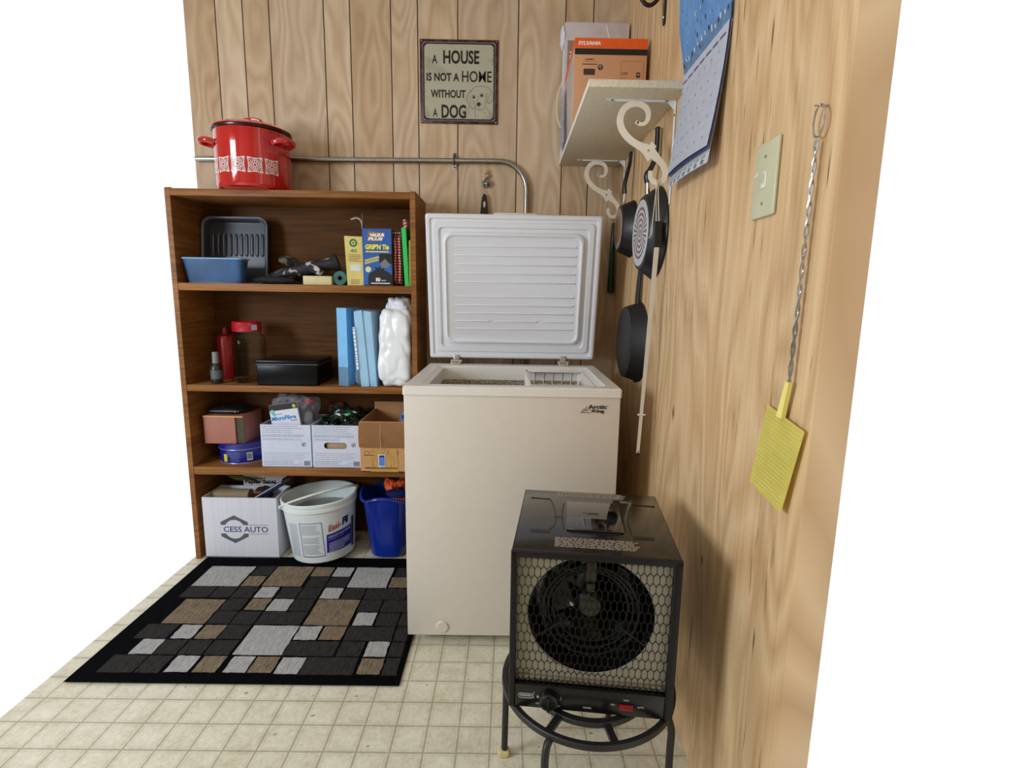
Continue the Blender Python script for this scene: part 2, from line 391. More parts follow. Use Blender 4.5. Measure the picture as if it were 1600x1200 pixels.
for fx in (FX0+.05, FX1-.1):
    for fy_ in (FY0+.06, FY1-.1): b = B(); b.box((fx, fy_, 0), (fx+.05, fy_+.05, .04), .004); obj('foot', b, BLACK_M, t)
b = B(); b.lathe([(0, .004), (.0175, .004), (.0195, .002), (.021, 0)], (-.656, FY0+.0025, .066), 32, RYX); obj('drain_cap', b, WHITE_STEEL, t)
b = B(); text_bm(b, 'Arctic', (-.216, FY0+.002, .7885), X, Z, .056, .0125, bold=.035); text_bm(b, 'King', (-.203, FY0+.002, .7745), X, Z, .036, .0125, bold=.035)
text_bm(b, 'TM', (-.159, FY0+.002, .7985), X, Z, .004, .002)
strip(b, [(-.236, .7775), (-.229, .788), (-.226, .784), (-.221, .797), (-.216, .782), (-.211, .7915), (-.205, .779)], .0012, (0, FY0+.002, 0), X, Z, -Y, .0004)
strip(b, [(-.238, .7765), (-.205, .7765)], .0012, (0, FY0+.002, 0), X, Z, -Y, .0004)
strip(b, [(-.233, .781), (-.2265, .779), (-.223, .787), (-.2185, .779)], .0012, (0, FY0+.002, 0), X, Z, -Y, .0004)
obj('logo', b, M((52, 44, 48), .4), t, label='dark mountain logo and lettering')
# lid, leaning a little forward over its hinge
LW = .651; lid_tilt = math.atan2(.097, .535)
LM = Matrix.Translation(((FX0+FX1)/2, -.232, .872)) @ Matrix.Rotation(lid_tilt, 4, 'X')   # local: x, -y towards room, z up the lid
def lidm(b, *a, **k): return b.box(*a, mat=LM, **k)
H_ = .548
b = B(); lidm(b, (-LW/2, 0, 0), (LW/2, .042, H_), bev=.006, seg=3); lid = obj('lid', b, WHITE_STEEL, t)
b = B(); P_ = lambda d, r, y: [tuple(LM @ V(x, y, z)) for x, z in rrect(-LW/2+d, LW/2-d, d, H_-d, r)]
loops(b, [P_(.0, .008, .004), P_(.0, .008, -.006), P_(.006, .008, -.012), P_(.014, .01, -.012), P_(.018, .01, -.006), P_(.026, .012, -.006), P_(.030, .014, -.013), P_(.046, .016, -.013), P_(.050, .018, -.005), P_(.062, .03, -.005), P_(.067, .03, -.020), P_(.072, .03, -.022), P_(.078, .03, -.017), P_(.082, .03, -.015)], close_last=True)
liner = obj('lid_liner', b, LINER, lid)
b = B()
for i, zz in enumerate((.436, .403, .370, .337, .304, .249, .216, .185, .154, .124)):
    for x0, x1 in (((-.222, -.09), (-.07, .095), (.118, .232)) if i == 8 else ((-.222, .232),)):
        b.tube([LM @ V(x0, -.0145, zz), LM @ V(x0+.006, -.0165, zz), LM @ V(x1-.006, -.0175, zz), LM @ V(x1, -.0155, zz)], [.0012, .0024, .0028, .0036], 8)
obj('rib', b, LINER, liner, kind=None)
b = B(); lidm(b, (-.075, .012, H_-.004), (.085, .04, H_+.006), bev=.003); obj('lid_handle', b, WHITE_STEEL, lid)
for hx in (-.664, -.240):
    b = B(); b.box((hx-.02, -.285, .850), (hx+.02, -.236, .856), .0015); b.box((hx-.012, -.25, .852), (hx+.012, -.225, .885), .002)
    b.tube([(hx-.022, -.252, .860), (hx+.022, -.252, .860)], .0055, 12)
    for s_ in (-.016, .016): b.lathe([(0, .004), (.003, .004), (.004, 0)], (hx+s_, -.272, .856), 10)
    obj('hinge', b, M((190, 185, 178), .35, .7), t)
# wire basket hung in the opening
t = thing('wire_basket', 'white wire basket hung at the right end of the open freezer', 'basket', (-.285, -.54, .62))
b = B(); x0, x1, y0, y1, z0, z1 = -.392, -.182, -.737, -.340, .64, .838
for z_ in (z1, z1-.055, z0): b.tube([(x0, y0, z_), (x1, y0, z_), (x1, y1, z_), (x0, y1, z_)], .0022, 8, closed=True)
n_ = 6
for i in range(n_+1):
    x_ = x0+(x1-x0)*i/n_; b.tube([(x_, y0, z1), (x_, y0, z0), (x_, y1, z0), (x_, y1, z1)], .0017, 6)
for i in range(1, 10):
    y_ = y0+(y1-y0)*i/10; b.tube([(x0, y_, z1), (x0, y_, z0), (x1, y_, z0), (x1, y_, z1)], .0017, 6)
obj('wire_frame', b, WHITE_PL, t)
b = B(); b.box((x0, y1-.028, .836), (x1, y1+.004, .8405), .002); b.box((x0-.002, y0-.004, .8365), (x0+.010, y1, .8405), .002); obj('handle_strip', b, WHITE_PL, t)

# ---------------------------------------------------------------- bookcase
BX0, BX1, BY = -1.765, -.820, -.25
t = thing('bookcase', 'brown stained wooden bookcase with three shelves left of the freezer', 'bookcase', ((BX0+BX1)/2, -.125, 0))
for x0 in (BX0, BX1-.020):
    b = B(); b.prism([(0, 0), (.25, 0), (.25, 1.503), (.006, 1.503), (0, 1.497)], (x0, BY, 0), Y, Z, X, .020); obj('side_panel', b, SHELF, t)
SZ = [(.372, .405), (.721, .747), (1.120, 1.149)]
b = B(); b.box((BX0+.0202, BY, 1.473), (BX1-.0202, -.001, 1.499), .0015); obj('top_board', b, SHELF, t)
for z0, z1 in SZ:
    b = B(); b.box((BX0+.0202, BY+.001, z0), (BX1-.0202, -.0065, z1), .0015); obj('shelf', b, SHELF, t)
b = B(); b.box((BX0+.0202, -.0062, .02), (BX1-.0202, -.001, 1.4725)); obj('back_panel', b, M((88, 56, 26), .6, var=.3, scale=9, stretch=(.6, 1, 9), spec=.12), t)

# ---------------------------------------------------------------- things on top of and in the bookcase
FZ = .003  # clearance front to back
# red pot
t = thing('stock_pot', 'red enamel stock pot with white tile pattern on top of the bookcase', 'pot', (-1.457, -.17, 1.4992))
RED = M((188, 16, 22), .12, var=.08, coat=1, scale=8)
px_, py_, pz = -1.457, -.17, 1.4995
b = B(); b.lathe([(0, 0), (.118, 0), (.134, .006), (.141, .018), (.142, .218), (.139, .218), (.137, .02), (0, .006)], (px_, py_, pz), 64); body = obj('pot_body', b, RED, t)
b = B(); b.lathe([(.141, .214), (.149, .218), (.150, .222), (.146, .226), (.139, .226)], (px_, py_, pz), 64); obj('rim', b, M((40, 14, 16), .25), body)
b = B(); b.lathe([(.148, .2255), (.15, .2285), (.13, .240), (.07, .249), (0, .252)], (px_, py_, pz), 64); ld = obj('pot_lid', b, RED, t)
b = B(); b.tube(smoothpts([(px_-.042, py_, pz+.250), (px_-.036, py_, pz+.270), (px_, py_, pz+.277), (px_+.036, py_, pz+.270), (px_+.042, py_, pz+.250)]), .0075, 10, flat=.9); obj('lid_knob', b, RED, ld)
for s_ in (-1, 1):
    a0 = -.35
    b = B(); c_, s2 = math.cos(a0), math.sin(a0)
    def hp(r, w_, z_): return (px_+s_*(r*c_)-w_*s2*s_, py_+r*s2+w_*c_, pz+z_)
    b.tube(smoothpts([hp(.138, -.045, .17), hp(.165, -.042, .176), hp(.188, -.022, .178), hp(.192, 0, .178), hp(.188, .022, .178), hp(.165, .042, .176), hp(.138, .045, .17)]), .007, 10, flat=1.5); obj('side_handle', b, RED, t)
b = B()
for i in range(7):
    a = math.radians(-47-25*i+8) ; r_ = .1428
    def cyl(u, v, a=a): return V(px_+r_*math.cos(a+1.38*u/r_), py_+r_*math.sin(a+1.38*u/r_), pz+.080+1.42*v)
    def arcs(pts, w_=.0022):
        L_, R_ = ribbon(pts, w_)
        for k in range(len(L_)-1):
            q4 = [cyl(*L_[k]), cyl(*L_[k+1]), cyl(*R_[k+1]), cyl(*R_[k])]
            t_ = bmesh.new(); t_.faces.new([t_.verts.new(p) for p in q4]); b._take(t_)
    S2 = .019
    for s_ in (-1, 1):
        arcs([(-S2, s_*S2), (-S2*.3, s_*S2*.86), (S2*.3, s_*S2*.86), (S2, s_*S2)]); arcs([(s_*S2, -S2), (s_*S2*.86, -S2*.3), (s_*S2*.86, S2*.3), (s_*S2, S2)])
    for rr in (.014, .0105, .004):
        arcs([(rr*math.cos(k*PI/10), rr*math.sin(k*PI/10)) for k in range(21)], .0016)
    for k in range(8):
        th = k*PI/4; arcs([(.0045*math.cos(th), .0045*math.sin(th)), (.0095*math.cos(th+.2), .0095*math.sin(th+.2))], .0022)
    for sx_ in (-1, 1):
        for sy_ in (-1, 1): arcs([(sx_*.0185, sy_*.0185), (sx_*.0125, sy_*.0145), (sx_*.0145, sy_*.0105)], .0022); arcs([(sx_*.0165, sy_*.009), (sx_*.017, sy_*.003)], .002)
obj('tile_pattern', b, M((232, 222, 220), .3), body)

t.scale = (.95, .95, .98); 
S1, S2z, S3 = 1.1492, .7472, .4052
# grey tray upright + blue tub
t = thing('dish_drainer', 'large grey plastic dish drainer leaning upright at the left of the upper shelf', 'dish drainer', (-1.60, -.1, S1))
TM = Matrix.Translation((-1.600, -.095, S1)) @ Matrix.Rotation(-.12, 4, 'X')
GREYP = M((108, 116, 132), .3, var=.05); DGP = M((62, 64, 74), .3)
def tp(d, r, y): return [tuple(TM @ V(x, y, z)) for x, z in rrect(-.135+d, .135-d, d, .275-d, r)]
b = B(); loops(b, [tp(0, .035, .012), tp(0, .035, -.004), tp(.004, .035, -.008), tp(.010, .033, -.004), tp(.016, .03, .03)], close_last=True)
tr = obj('tray', b, DGP, t)
b = B(); b.tube([TM @ V(x, -.004, z) for x, z in rrect(-.133, .133, .003, .272, .035)], .0048, 8, closed=True); obj('rim', b, GREYP, tr)
b = B()
for i in range(10): b.tube([TM @ V(-.10+i*.022, .024, .12), TM @ V(-.10+i*.022, .018, .13), TM @ V(-.10+i*.022, .018, .20), TM @ V(-.10+i*.022, .024, .212)], .0032, 8)
obj('rib', b, GREYP, tr)
t = thing('plastic_tub', 'small blue plastic tub in front of the grey dish drainer', 'tub', (-1.62, -.195, S1))
b = B(); loops(b, [[(x, y, z) for x, y in rrect(-1.735+d, -1.500-d, -.235+d, -.162-d, .02)] for d, z in ((.012, S1), (0, S1+.094), (.004, S1+.094), (.016, S1+.004))], close_last=True)
loops(b, [[(x, y, S1) for x, y in rrect(-1.723, -1.512, -.223, -.174, .01)]], close_last=True)
obj('tub_body', b, M((58, 92, 136), .2, var=.3, scale=10), t)
b = B(); b.tube([(x, y, S1+.094) for x, y in rrect(-1.736, -1.499, -.236, -.161, .02)], .0035, 8, closed=True); obj('tub_rim', b, M((130, 170, 215), .25), t)
# gloves
CAMO = speckle((22, 22, 24), (96, 92, 74), 38, .8, 0, .6, .48, .56); CAMO2 = speckle((30, 30, 36), (190, 186, 186), 22, .7, 0, .6, .55, .6)
t = thing('work_glove', 'camouflage work glove lying rear left in the pile on the upper shelf', 'glove', (-1.32, -.12, S1), group='work gloves on the upper shelf')
b = B()
b.tube(smoothpts([(-1.47, -.10, S1+.025), (-1.42, -.10, S1+.035), (-1.36, -.09, S1+.045), (-1.28, -.08, S1+.05)], 4), [.012, .016, .02, .026, .03, .034, .038, .04, .04, .04, .038, .034, .022], 14, flat=.75)
for k, (dx, dy, dz) in enumerate(((-.05, -.02, .088), (-.03, -.045, .080), (0, -.03, .076))):
    b.tube(smoothpts([(-1.30, -.085, S1+.06), (-1.335+dx*.4, -.10+dy, S1+dz+.008), (-1.372+dx*.5, -.105+dy, S1+dz+.016)], 4), [.016, .017, .018, .018, .018, .017, .016, .014, .009], 10)
obj('glove_shell', b, CAMO, t)
t = thing('work_glove', 'black and grey work glove with cuff raised, resting on the cream box', 'glove', (-1.22, -.17, S1), group='work gloves on the upper shelf')
b = B(); g0 = [(-1.40, -.185, S1+.030), (-1.36, -.185, S1+.040), (-1.30, -.185, S1+.055), (-1.24, -.185, S1+.070), (-1.185, -.182, S1+.080), (-1.15, -.18, S1+.088)]
b.tube(smoothpts(g0, 4), [.008, .010, .012, .014, .016, .019, .021, .023, .025, .026, .027, .027, .027, .027, .027, .027, .028, .029, .030, .031, .031], 16, flat=.85)
b.tube(smoothpts([(-1.24, -.205, S1+.066), (-1.215, -.222, S1+.058), (-1.19, -.23, S1+.050)], 4), [.017]*4+[.016]*4+[.009], 10)
g = obj('glove_shell', b, CAMO2, t)
b = B(); b.tube([(-1.165, -.182, S1+.084), (-1.142, -.178, S1+.092)], [.034, .036], 18, flat=.95); obj('cuff', b, M((30, 28, 30), .8), g)
t = thing('work_glove', 'flat black work glove at the bottom of the pile beside the dish drainer', 'glove', (-1.38, -.2, S1), group='work gloves on the upper shelf')
b = B(); b.tube(smoothpts([(-1.468, -.212, S1+.014), (-1.43, -.222, S1+.016), (-1.36, -.23, S1+.016), (-1.30, -.228, S1+.014)], 4), [.004, .008, .012, .016, .020, .023, .024, .024, .024, .022, .018, .014, .01], 12, flat=.55)
obj('glove_shell', b, M((20, 20, 24), .8, bump=.3, scale=80), t)
t = thing('small_carton', 'flat cream carton under the grey glove on the upper shelf', 'box', (-1.2, -.2, S1))
b = B(); b.box((-1.263, -.238, S1), (-1.152, -.130, S1+.032), .0012); obj('carton_body', b, M((206, 196, 150), .7), t)
b = B(); b.box((-1.262, -.2375, S1+.0322), (-1.153, -.131, S1+.0335), .0005); obj('lid_flap', b, M((222, 214, 172), .7), t)
t = thing('bag_roll', 'teal roll of plastic bags beside the yellow box', 'roll', (-1.123, -.18, S1+.027))
b = B(); b.lathe([(.010, 0), (.026, 0), (.027, .003), (.0265, .09), (.010, .09)], (-1.123, -.135, S1+.027), 36, RYX); tb_ = obj('rolled_film', b, M((18, 92, 84), .35, var=.2), t)
b = B()
for rr in (.0255, .021, .0165): b.tube([(-1.123+rr*math.cos(k*PI/12), -.2255, S1+.027+rr*math.sin(k*PI/12)) for k in range(24)], .0007, 5, closed=True)
obj('film_layers', b, M((60, 160, 146), .35), tb_)
b = B(); b.lathe([(.0075, -.001), (.0102, -.001), (.0102, .092), (.0075, .092)], (-1.123, -.134, S1+.027), 24, RYX); obj('cardboard_core', b, M((80, 66, 60), .8), t)
# yellow box
t = thing('sandwich_bag_box', 'narrow yellow box marked 40 with a round green seal', 'box', (-1.065, -.17, S1))
Yb = -.226
b = B(); b.prism([(0, 0), (.064, 0), (.062, .186), (-.007, .188)], (-1.0935, Yb, S1), X, Z, Y, .11); yb = obj('box_body', b, M((214, 196, 112), .6, var=.1, scale=12), t)
b = B(); b.lathe([(.0085, .0003), (.0155, .0003), (.0155, 0)], (-1.066, Yb, S1+.162), 28, RYX); b.lathe([(0, .0003), (.004, .0003)], (-1.066, Yb-.0001, S1+.162), 20, RYX); obj('green_seal', b, M((36, 104, 58), .6), yb)
b = B(); text_bm(b, '40', (-1.079, Yb, S1+.126), X, Z, .026, .013, bold=.02); obj('number', b, M((96, 110, 30), .6), yb)
b = B(); dashes(b, (-1.085, Yb, S1+.09), X, Z, .05, .03, 5, seed=4); dashes(b, (-1.08, Yb, S1+.004), X, Z, .045, .02, 3, seed=5); obj('small_print', b, M((128, 92, 60), .6), yb)
b = B(); b.box((-1.081, Yb-.0004, S1+.056), (-1.039, Yb, S1+.080)); obj('window_label', b, M((206, 214, 214), .5), yb)
# blue garbage bag box
t = thing('garbage_bag_box', 'tall blue garbage bag box with yellow lettering and a torn open flap', 'box', (-.975, -.17, S1))
Yb = -.238; bx0, bx1, bz0, bz1 = -1.027, -.916, S1, S1+.2155
b = B(); ring(b, bx0, bx1, Yb, -.13, bx0+.0015, bx1-.0015, Yb+.0015, -.1315, bz0, bz1, 0); b.box((bx0, Yb, bz0), (bx1, -.13, bz0+.002)); gb = obj('box_body', b, M((32, 92, 176), .35, var=.25, scale=5), t)
b = B(); b.box((bx1, Yb+.001, bz0+.0005), (bx1+.0006, -.131, bz1)); obj('side_face', b, M((92, 84, 74), .6), gb)
b = B(); b.prism([(0, 0), (.045, 0), (.0, .06)], (bx0+.0004, Yb+.003, bz1-.0005), Y, Z, -X, .0008); b.tube(smoothpts([(bx0, Yb+.01, bz1), (bx0-.006, Yb+.012, bz1+.028), (bx0-.022, Yb+.012, bz1+.040), (bx0-.045, Yb+.012, bz1+.034)]), .0012, 6, flat=3); obj('torn_flap', b, M((150, 140, 138), .6), gb)
b = B(); text_bm(b, 'VALEUR', (bx0+.030, Yb-.0008, bz1-.030), X, Z, .056, .0125, bold=.05, shear=.2); text_bm(b, 'PLUS', (bx0+.022, Yb-.0008, bz1-.044), X, Z, .058, .0115, bold=.05, shear=.2); lt = obj('white_lettering', b, M((240, 240, 244), .5), gb)
b = B(); b.prism([(.018, -.047), (.072, -.047), (.086, -.014), (.022, -.010)], (bx0, Yb, bz1), X, Z, -Y, .0006); obj('brand_patch', b, M((140, 100, 60), .5), gb)
b = B(); text_bm(b, "GRIP'N Tie", (bx0+.010, Yb, bz1-.078), X, Z, .092, .020, bold=.05, shear=.1); dashes(b, (bx0+.012, Yb, bz1-.091), X, Z, .088, .0075, 1, lh=.005, ragged=0, seed=2); obj('yellow_lettering', b, M((240, 222, 30), .5), gb)
b = B()
for k, (u, v) in enumerate(((.010, .088), (.009, .078))):
    U_ = V(.96, 0, .27).normalized(); dashes(b, (bx0+u, Yb, bz0+v+.0), U_, V(-.27, 0, .96), .056, .010, 1, lh=.0075, ragged=0, seed=7+k)
obj('slanted_slogan', b, M((206, 196, 60), .5), gb)
b = B(); b.prism([(.064, .085), (.111, .085), (.111, .122), (.064, .122)], (bx0, Yb, bz0), X, Z, -Y, .0003)
b.prism([(.018, 0), (.018, .03), (.024, .046), (.04, .056), (.05, .060), (.044, .074), (.058, .066), (.064, .076), (.069, .064), (.088, .074), (.080, .060), (.098, .052), (.111, .04), (.111, 0)], (bx0, Yb, bz0+.0005), X, Z, -Y, .0004); obj('bag_picture', b, M((18, 18, 22), .35), gb)
b = B(); b.prism([(.066, .085), (.086, .103), (.106, .080), (.094, .068), (.074, .068)], (bx0, Yb-.0004, bz0), X, Z, -Y, .0003); obj('picture_highlight', b, M((112, 118, 126), .4), gb)
b = B(); text_bm(b, '80', (bx0+.048, Yb-.0006, bz0+.016), X, Z, .018, .015, bold=.04); text_bm(b, 'bags', (bx0+.070, Yb-.0006, bz0+.017), X, Z, .018, .006, bold=.02); dashes(b, (bx0+.030, Yb-.0006, bz0+.005), X, Z, .074, .008, 1, lh=.004, ragged=0, seed=3); obj('bag_count', b, M((238, 238, 240), .5), gb)
b = B(); b.lathe([(0, .0005), (.011, .0005), (.011, 0)], (bx0+.020, Yb, bz0+.062), 24, RYX); obj('round_badge', b, M((222, 214, 160), .5), gb)
# gingham cloth
def gingham():
    m, nt, b_ = newmat('gingham_cloth'); q = NB(nt); tc = q.n('ShaderNodeTexCoord'); sx = q.n('ShaderNodeSeparateXYZ'); q.l(tc.outputs['Object'], sx.inputs[0])
    f = lambda s_: q.math('GREATER_THAN', q.math('FRACT', q.math('MULTIPLY', s_, 1/.0105)), .5)
    a = q.math('ADD', f(q.math('ADD', sx.outputs[0], sx.outputs[1])), f(sx.outputs[2]))
    q.l(q.ramp(q.math('MULTIPLY', a, .5), [(0, (214, 186, 178)), (.4, (166, 52, 56)), (.9, (112, 18, 28))], 'CONSTANT'), b_.inputs['Base Color']); b_.inputs['Roughness'].default_value = .9; return m
GING = gingham()
for k, (x0, x1, lbl) in enumerate(((-.9135, -.8985, 'red gingham napkin pack standing against the blue garbage bag box'), (-.8975, -.882, 'red gingham napkin pack standing beside the green box'))):
    t = thing('napkin_pack', lbl, 'napkins', ((x0+x1)/2, -.17, S1), group='gingham napkin packs')
    b = B(); b.lump((x0, -.222, S1), (x1, -.10, S1+.205-.03*(1-k)*0), .004, 40, 5, 8, seed=k); pk = obj('folded_cloth', b, GING, t)
    b = B(); b.tube([(x0+.002, -.2225, S1+.205*.99), (x1-.002, -.2225, S1+.205*.99)], .0025, 6); obj('fold_edge', b, GING, pk)
t = thing('foil_box', 'narrow bright green box leaning at the right end of the upper shelf', 'box', (-.86, -.17, S1))
b = B(); b.prism([(0, 0), (.0165, 0), (.0065, .222), (-.0105, .222)], (-.868, -.228, S1), X, Z, Y, .10); gbx = obj('box_body', b, M((46, 196, 92), .45), t)
b = B(); b.box((-.8505, -.228, S1+.0005), (-.8425, -.128, S1+.175), .001); obj('yellow_sleeve', b, M((150, 160, 50), .5), gbx)
b = B(); dashes(b, (-.850, -.2284, S1+.02), Z, -X, .14, .006, 2, seed=8); obj('small_print', b, M((60, 90, 40), .5), gbx)
t = thing('candy_stick', 'small red and white wrapped stick on top of the green box', 'stick', (-.868, -.2, S1+.2225))
b = B(); b.lump((-.876, -.212, S1+.2225), (-.860, -.196, S1+.256), .003, 60, 3, 5); obj('wrapper', b, M((226, 196, 196), .5), t)
b = B(); b.tube([(-.8765, -.213, S1+.229), (-.868, -.2135, S1+.235), (-.8595, -.213, S1+.240)], .0022, 6); b.tube([(-.8765, -.213, S1+.243), (-.868, -.2135, S1+.248), (-.860, -.213, S1+.252)], .0022, 6); obj('red_stripe', b, M((196, 40, 50), .5), t)

# second shelf
t = thing('glass_jar', 'empty clear glass jar with a red screw lid', 'jar', (-1.545, -.135, S2z))
def glass():
    m, nt, b_ = newmat('clear_glass'); q = NB(nt); b_.inputs['Base Color'].default_value = (.9, .93, .9, 1); b_.inputs['Roughness'].default_value = .03; b_.inputs['Transmission Weight'].default_value = 1; b_.inputs['IOR'].default_value = 1.15
    q.l(q.bump(q.noise(q.coord(), 25, 1), .1, .003), b_.inputs['Normal']); return m
GLASS = glass()
b = B(); b.lathe([(0, 0), (.058, 0), (.068, .01), (.069, .16), (.066, .185), (.052, .205), (.052, .222), (.049, .222), (.049, .205), (.063, .182), (.066, .158), (.065, .014), (.056, .006), (0, .006)], (-1.545, -.135, S2z), 48); obj('jar_body', b, GLASS, t)
b = B(); b.lathe([(.0555, .210), (.0565, .212), (.0565, .246), (.053, .250), (.045, .250), (.043, .247), (0, .247)], (-1.545, -.135, S2z), 48); jl = obj('jar_lid', b, M((178, 14, 42), .2, coat=.8), t)
b = B()
a0 = math.radians(-35)
b.prism([(-.011, 0), (.011, 0), (.011, .022), (-.011, .022)], (-1.545+.0575*math.cos(a0), -.135+.0575*math.sin(a0), S2z+.216), V(-math.sin(a0), math.cos(a0), 0), Z, V(math.cos(a0), math.sin(a0), 0), .0006); obj('price_sticker', b, M((190, 196, 206), .5), jl)
t = thing('spray_can', 'red can behind a small bottle at the left end of the middle shelf', 'can', (-1.685, -.07, S2z))
b = B(); b.lathe([(0, 0), (.033, 0), (.034, .004), (.034, .17), (.030, .182), (.018, .19), (0, .19)], (-1.675, -.062, S2z), 32); obj('can_body', b, M((150, 20, 24), .3), t)
b = B(); b.lathe([(.016, .188), (.016, .215), (.013, .22), (0, .22)], (-1.675, -.062, S2z), 24); obj('can_cap', b, M((120, 14, 18), .3), t)
t = thing('small_bottle', 'small dark bottle with a grey cap at the left end of the middle shelf', 'bottle', (-1.642, -.2, S2z))
b = B(); b.lathe([(0, 0), (.020, 0), (.022, .003), (.022, .062), (.018, .075), (.010, .085), (0, .085)], (-1.645, -.205, S2z), 28); obj('bottle_body', b, M((40, 42, 40), .3), t)
b = B(); b.lathe([(.012, .083), (.0125, .083), (.0115, .128), (.0, .130)], (-1.645, -.205, S2z), 24); obj('bottle_cap', b, M((128, 132, 130), .4), t)
b = B(); b.lathe([(.0223, .02), (.0223, .055)], (-1.645, -.205, S2z), 28); obj('bottle_label', b, M((88, 92, 90), .5), t)
t = thing('tin_box', 'black metal cash tin with lid on the middle shelf', 'box', (-1.345, -.14, S2z))
BT = M((4, 5, 8), .25, var=.2, spec=.2)
b = B(); b.box((-1.466, -.238, S2z), (-1.224, -.06, S2z+.084), .004, 3); bt = obj('tin_body', b, BT, t)
b = B(); b.box((-1.469, -.241, S2z+.0842), (-1.221, -.057, S2z+.103), .004, 3); tl = obj('tin_lid', b, BT, t)
b = B(); b.tube([(x, y, S2z+.086) for x, y in rrect(-1.4695, -1.2205, -.2415, -.0565, .005, 3)], .0012, 6, closed=True); obj('lid_seam', b, M((150, 155, 170), .25, .8), tl)
BLUEP = M((120, 188, 238), .35, var=.06); BLUEP2 = M((150, 204, 240), .3, var=.08, scale=14)
t = thing('paper_towel_pack', 'plain light blue pack standing left of the wrapped blue pack', 'pack', (-1.11, -.12, S2z))
b = B(); b.prism([(-1.148, -.205), (-1.104, -.222), (-1.079, -.09), (-1.123, -.07)], (0, 0, S2z), X, Y, Z, .313); pb = obj('pack_body', b, BLUEP, t)
b = B(); b.prism([(-1.1485, -.2055), (-1.104, -.2225), (-1.1035, -.2205), (-1.1475, -.2035)], (0, 0, S2z+.001), X, Y, Z, .075); obj('lower_band', b, M((96, 134, 170), .4), pb)
t = thing('towel_pack', 'light blue paper pack in clear film between the plain blue pack and the white bag', 'pack', (-1.03, -.14, S2z))
b = B()
b.prism([(0, 0), (.032, 0), (.010, .306), (-.022, .300)], (-1.050, -.232, S2z), X, Z, Y, .15); b.prism([(0, 0), (.028, 0), (.010, .300), (-.021, .304)], (-1.0165, -.226, S2z), X, Z, Y, .15); pk = obj('paper_stack', b, BLUEP2, t)
b = B(); b.lump((-1.0765, -.2375, S2z), (-.985, -.07, S2z+.31), .004, 45, 9, 10, seed=5, ridge=1, clamp=1); obj('clear_film', b, clear((225, 238, 250), .1, .16), pk)
b = B(); 
for k, (wd, u0) in enumerate((('Hi-mil', .055), ('the', .118), ('Tea', .155))): pass
dashes(b, (-1.052, -.2385, S2z+.07), V(-.07, 0, 1), V(-1, 0, -.07), .17, .012, 1, lh=.009, ragged=0, seed=12); obj('white_script', b, M((226, 240, 250), .5), pk)
t = thing('plastic_bag', 'crumpled white plastic bag of rolls at the right end of the middle shelf', 'bag', (-.92, -.15, S2z))
b = B(); b.lump((-.983, -.256, S2z), (-.8415, -.045, S2z+.315), .009, 10, 5, 30, seed=11, ridge=1.7, clamp=1); bg = obj('bag_body', b, M((236, 240, 246), .3, var=.03, bump=.5, scale=22, stretch=(2.5, 1, .6)), t)
b = B(); b.lump((-.955, -.215, S2z+.255), (-.8415, -.06, S2z+.371), .014, 12, 2.6, 20, seed=3, ridge=1.6, clamp=1); obj('gathered_top', b, M((230, 234, 244), .3, var=.03, bump=.5, scale=22, stretch=(2.5, 1, .6)), bg)

# third shelf
t = thing('cookie_tin', 'round blue cookie tin under the salmon carton', 'tin', (-1.6, -.108, S3))
NAVY = M((22, 30, 132), .22, var=.1, coat=.5)
b = B(); b.lathe([(0, 0), (.094, 0), (.095, .003), (.095, .060), (0, .060)], (-1.6, -.112, S3), 56); ct = obj('tin_body', b, NAVY, t)
b = B(); b.lathe([(.0965, .058), (.098, .060), (.098, .080), (.095, .084), (0, .084)], (-1.6, -.112, S3), 56); obj('tin_lid', b, NAVY, t)
b = B(); b.lathe([(.0955, 0), (.0965, .001), (.0955, .003)], (-1.6, -.112, S3), 56); b.lathe([(.0983, .0585), (.099, .060), (.0983, .0615)], (-1.6, -.112, S3), 56); obj('bright_seam', b, M((150, 160, 200), .3, .5), ct)
a0 = math.radians(-52); Na = V(math.cos(a0), math.sin(a0), 0); Ua = V(-math.sin(a0), math.cos(a0), 0)
b = B(); b.prism([(-.011, .012), (.011, .012), (.011, .046), (-.011, .046)], V(-1.6, -.112, S3)+Na*.0952, Ua, Z, Na, .0008); bc = obj('barcode_label', b, M((196, 210, 226), .5), ct)
b = B()
for k in range(8): b.prism([(-.009+.0022*k, .018), (-.009+.0022*k+.001, .018), (-.009+.0022*k+.001, .042), (-.009+.0022*k, .042)], V(-1.6, -.112, S3)+Na*.0961, Ua, Z, Na, .0003)
obj('bars', b, INK, bc)
b = B(); a1 = math.radians(-112); N1 = V(math.cos(a1), math.sin(a1), 0); U1 = V(-math.sin(a1), math.cos(a1), 0); b.prism([(-.009, .008), (.009, .008), (.009, .040), (-.009, .040)], V(-1.6, -.112, S3)+N1*.0952, U1, Z, N1, .0008); obj('yellow_label', b, M((206, 206, 60), .5), ct)
b = B(); a1 = math.radians(-84); N1 = V(math.cos(a1), math.sin(a1), 0); U1 = V(-math.sin(a1), math.cos(a1), 0); dashes(b, V(-1.6, -.112, S3)+N1*.0954-U1*.022+Z*.008, U1, Z, .044, .042, 7, seed=21, th=.0006); obj('small_print', b, M((92, 98, 168), .5), ct)
t = thing('salmon_carton', 'salmon pink carton with a dark recessed corner, on top of the blue cookie tin', 'box', (-1.62, -.11, S3+.0842))
SAL = M((172, 112, 96), .6, var=.08, scale=10); zb = S3+.0845
b = B(); b.box((-1.72, -.196, zb), (-1.590, -.030, zb+.118), .0012); b.box((-1.590, -.186, zb), (-1.556, -.030, zb+.118), .0012); cb_ = obj('carton_body', b, SAL, t)
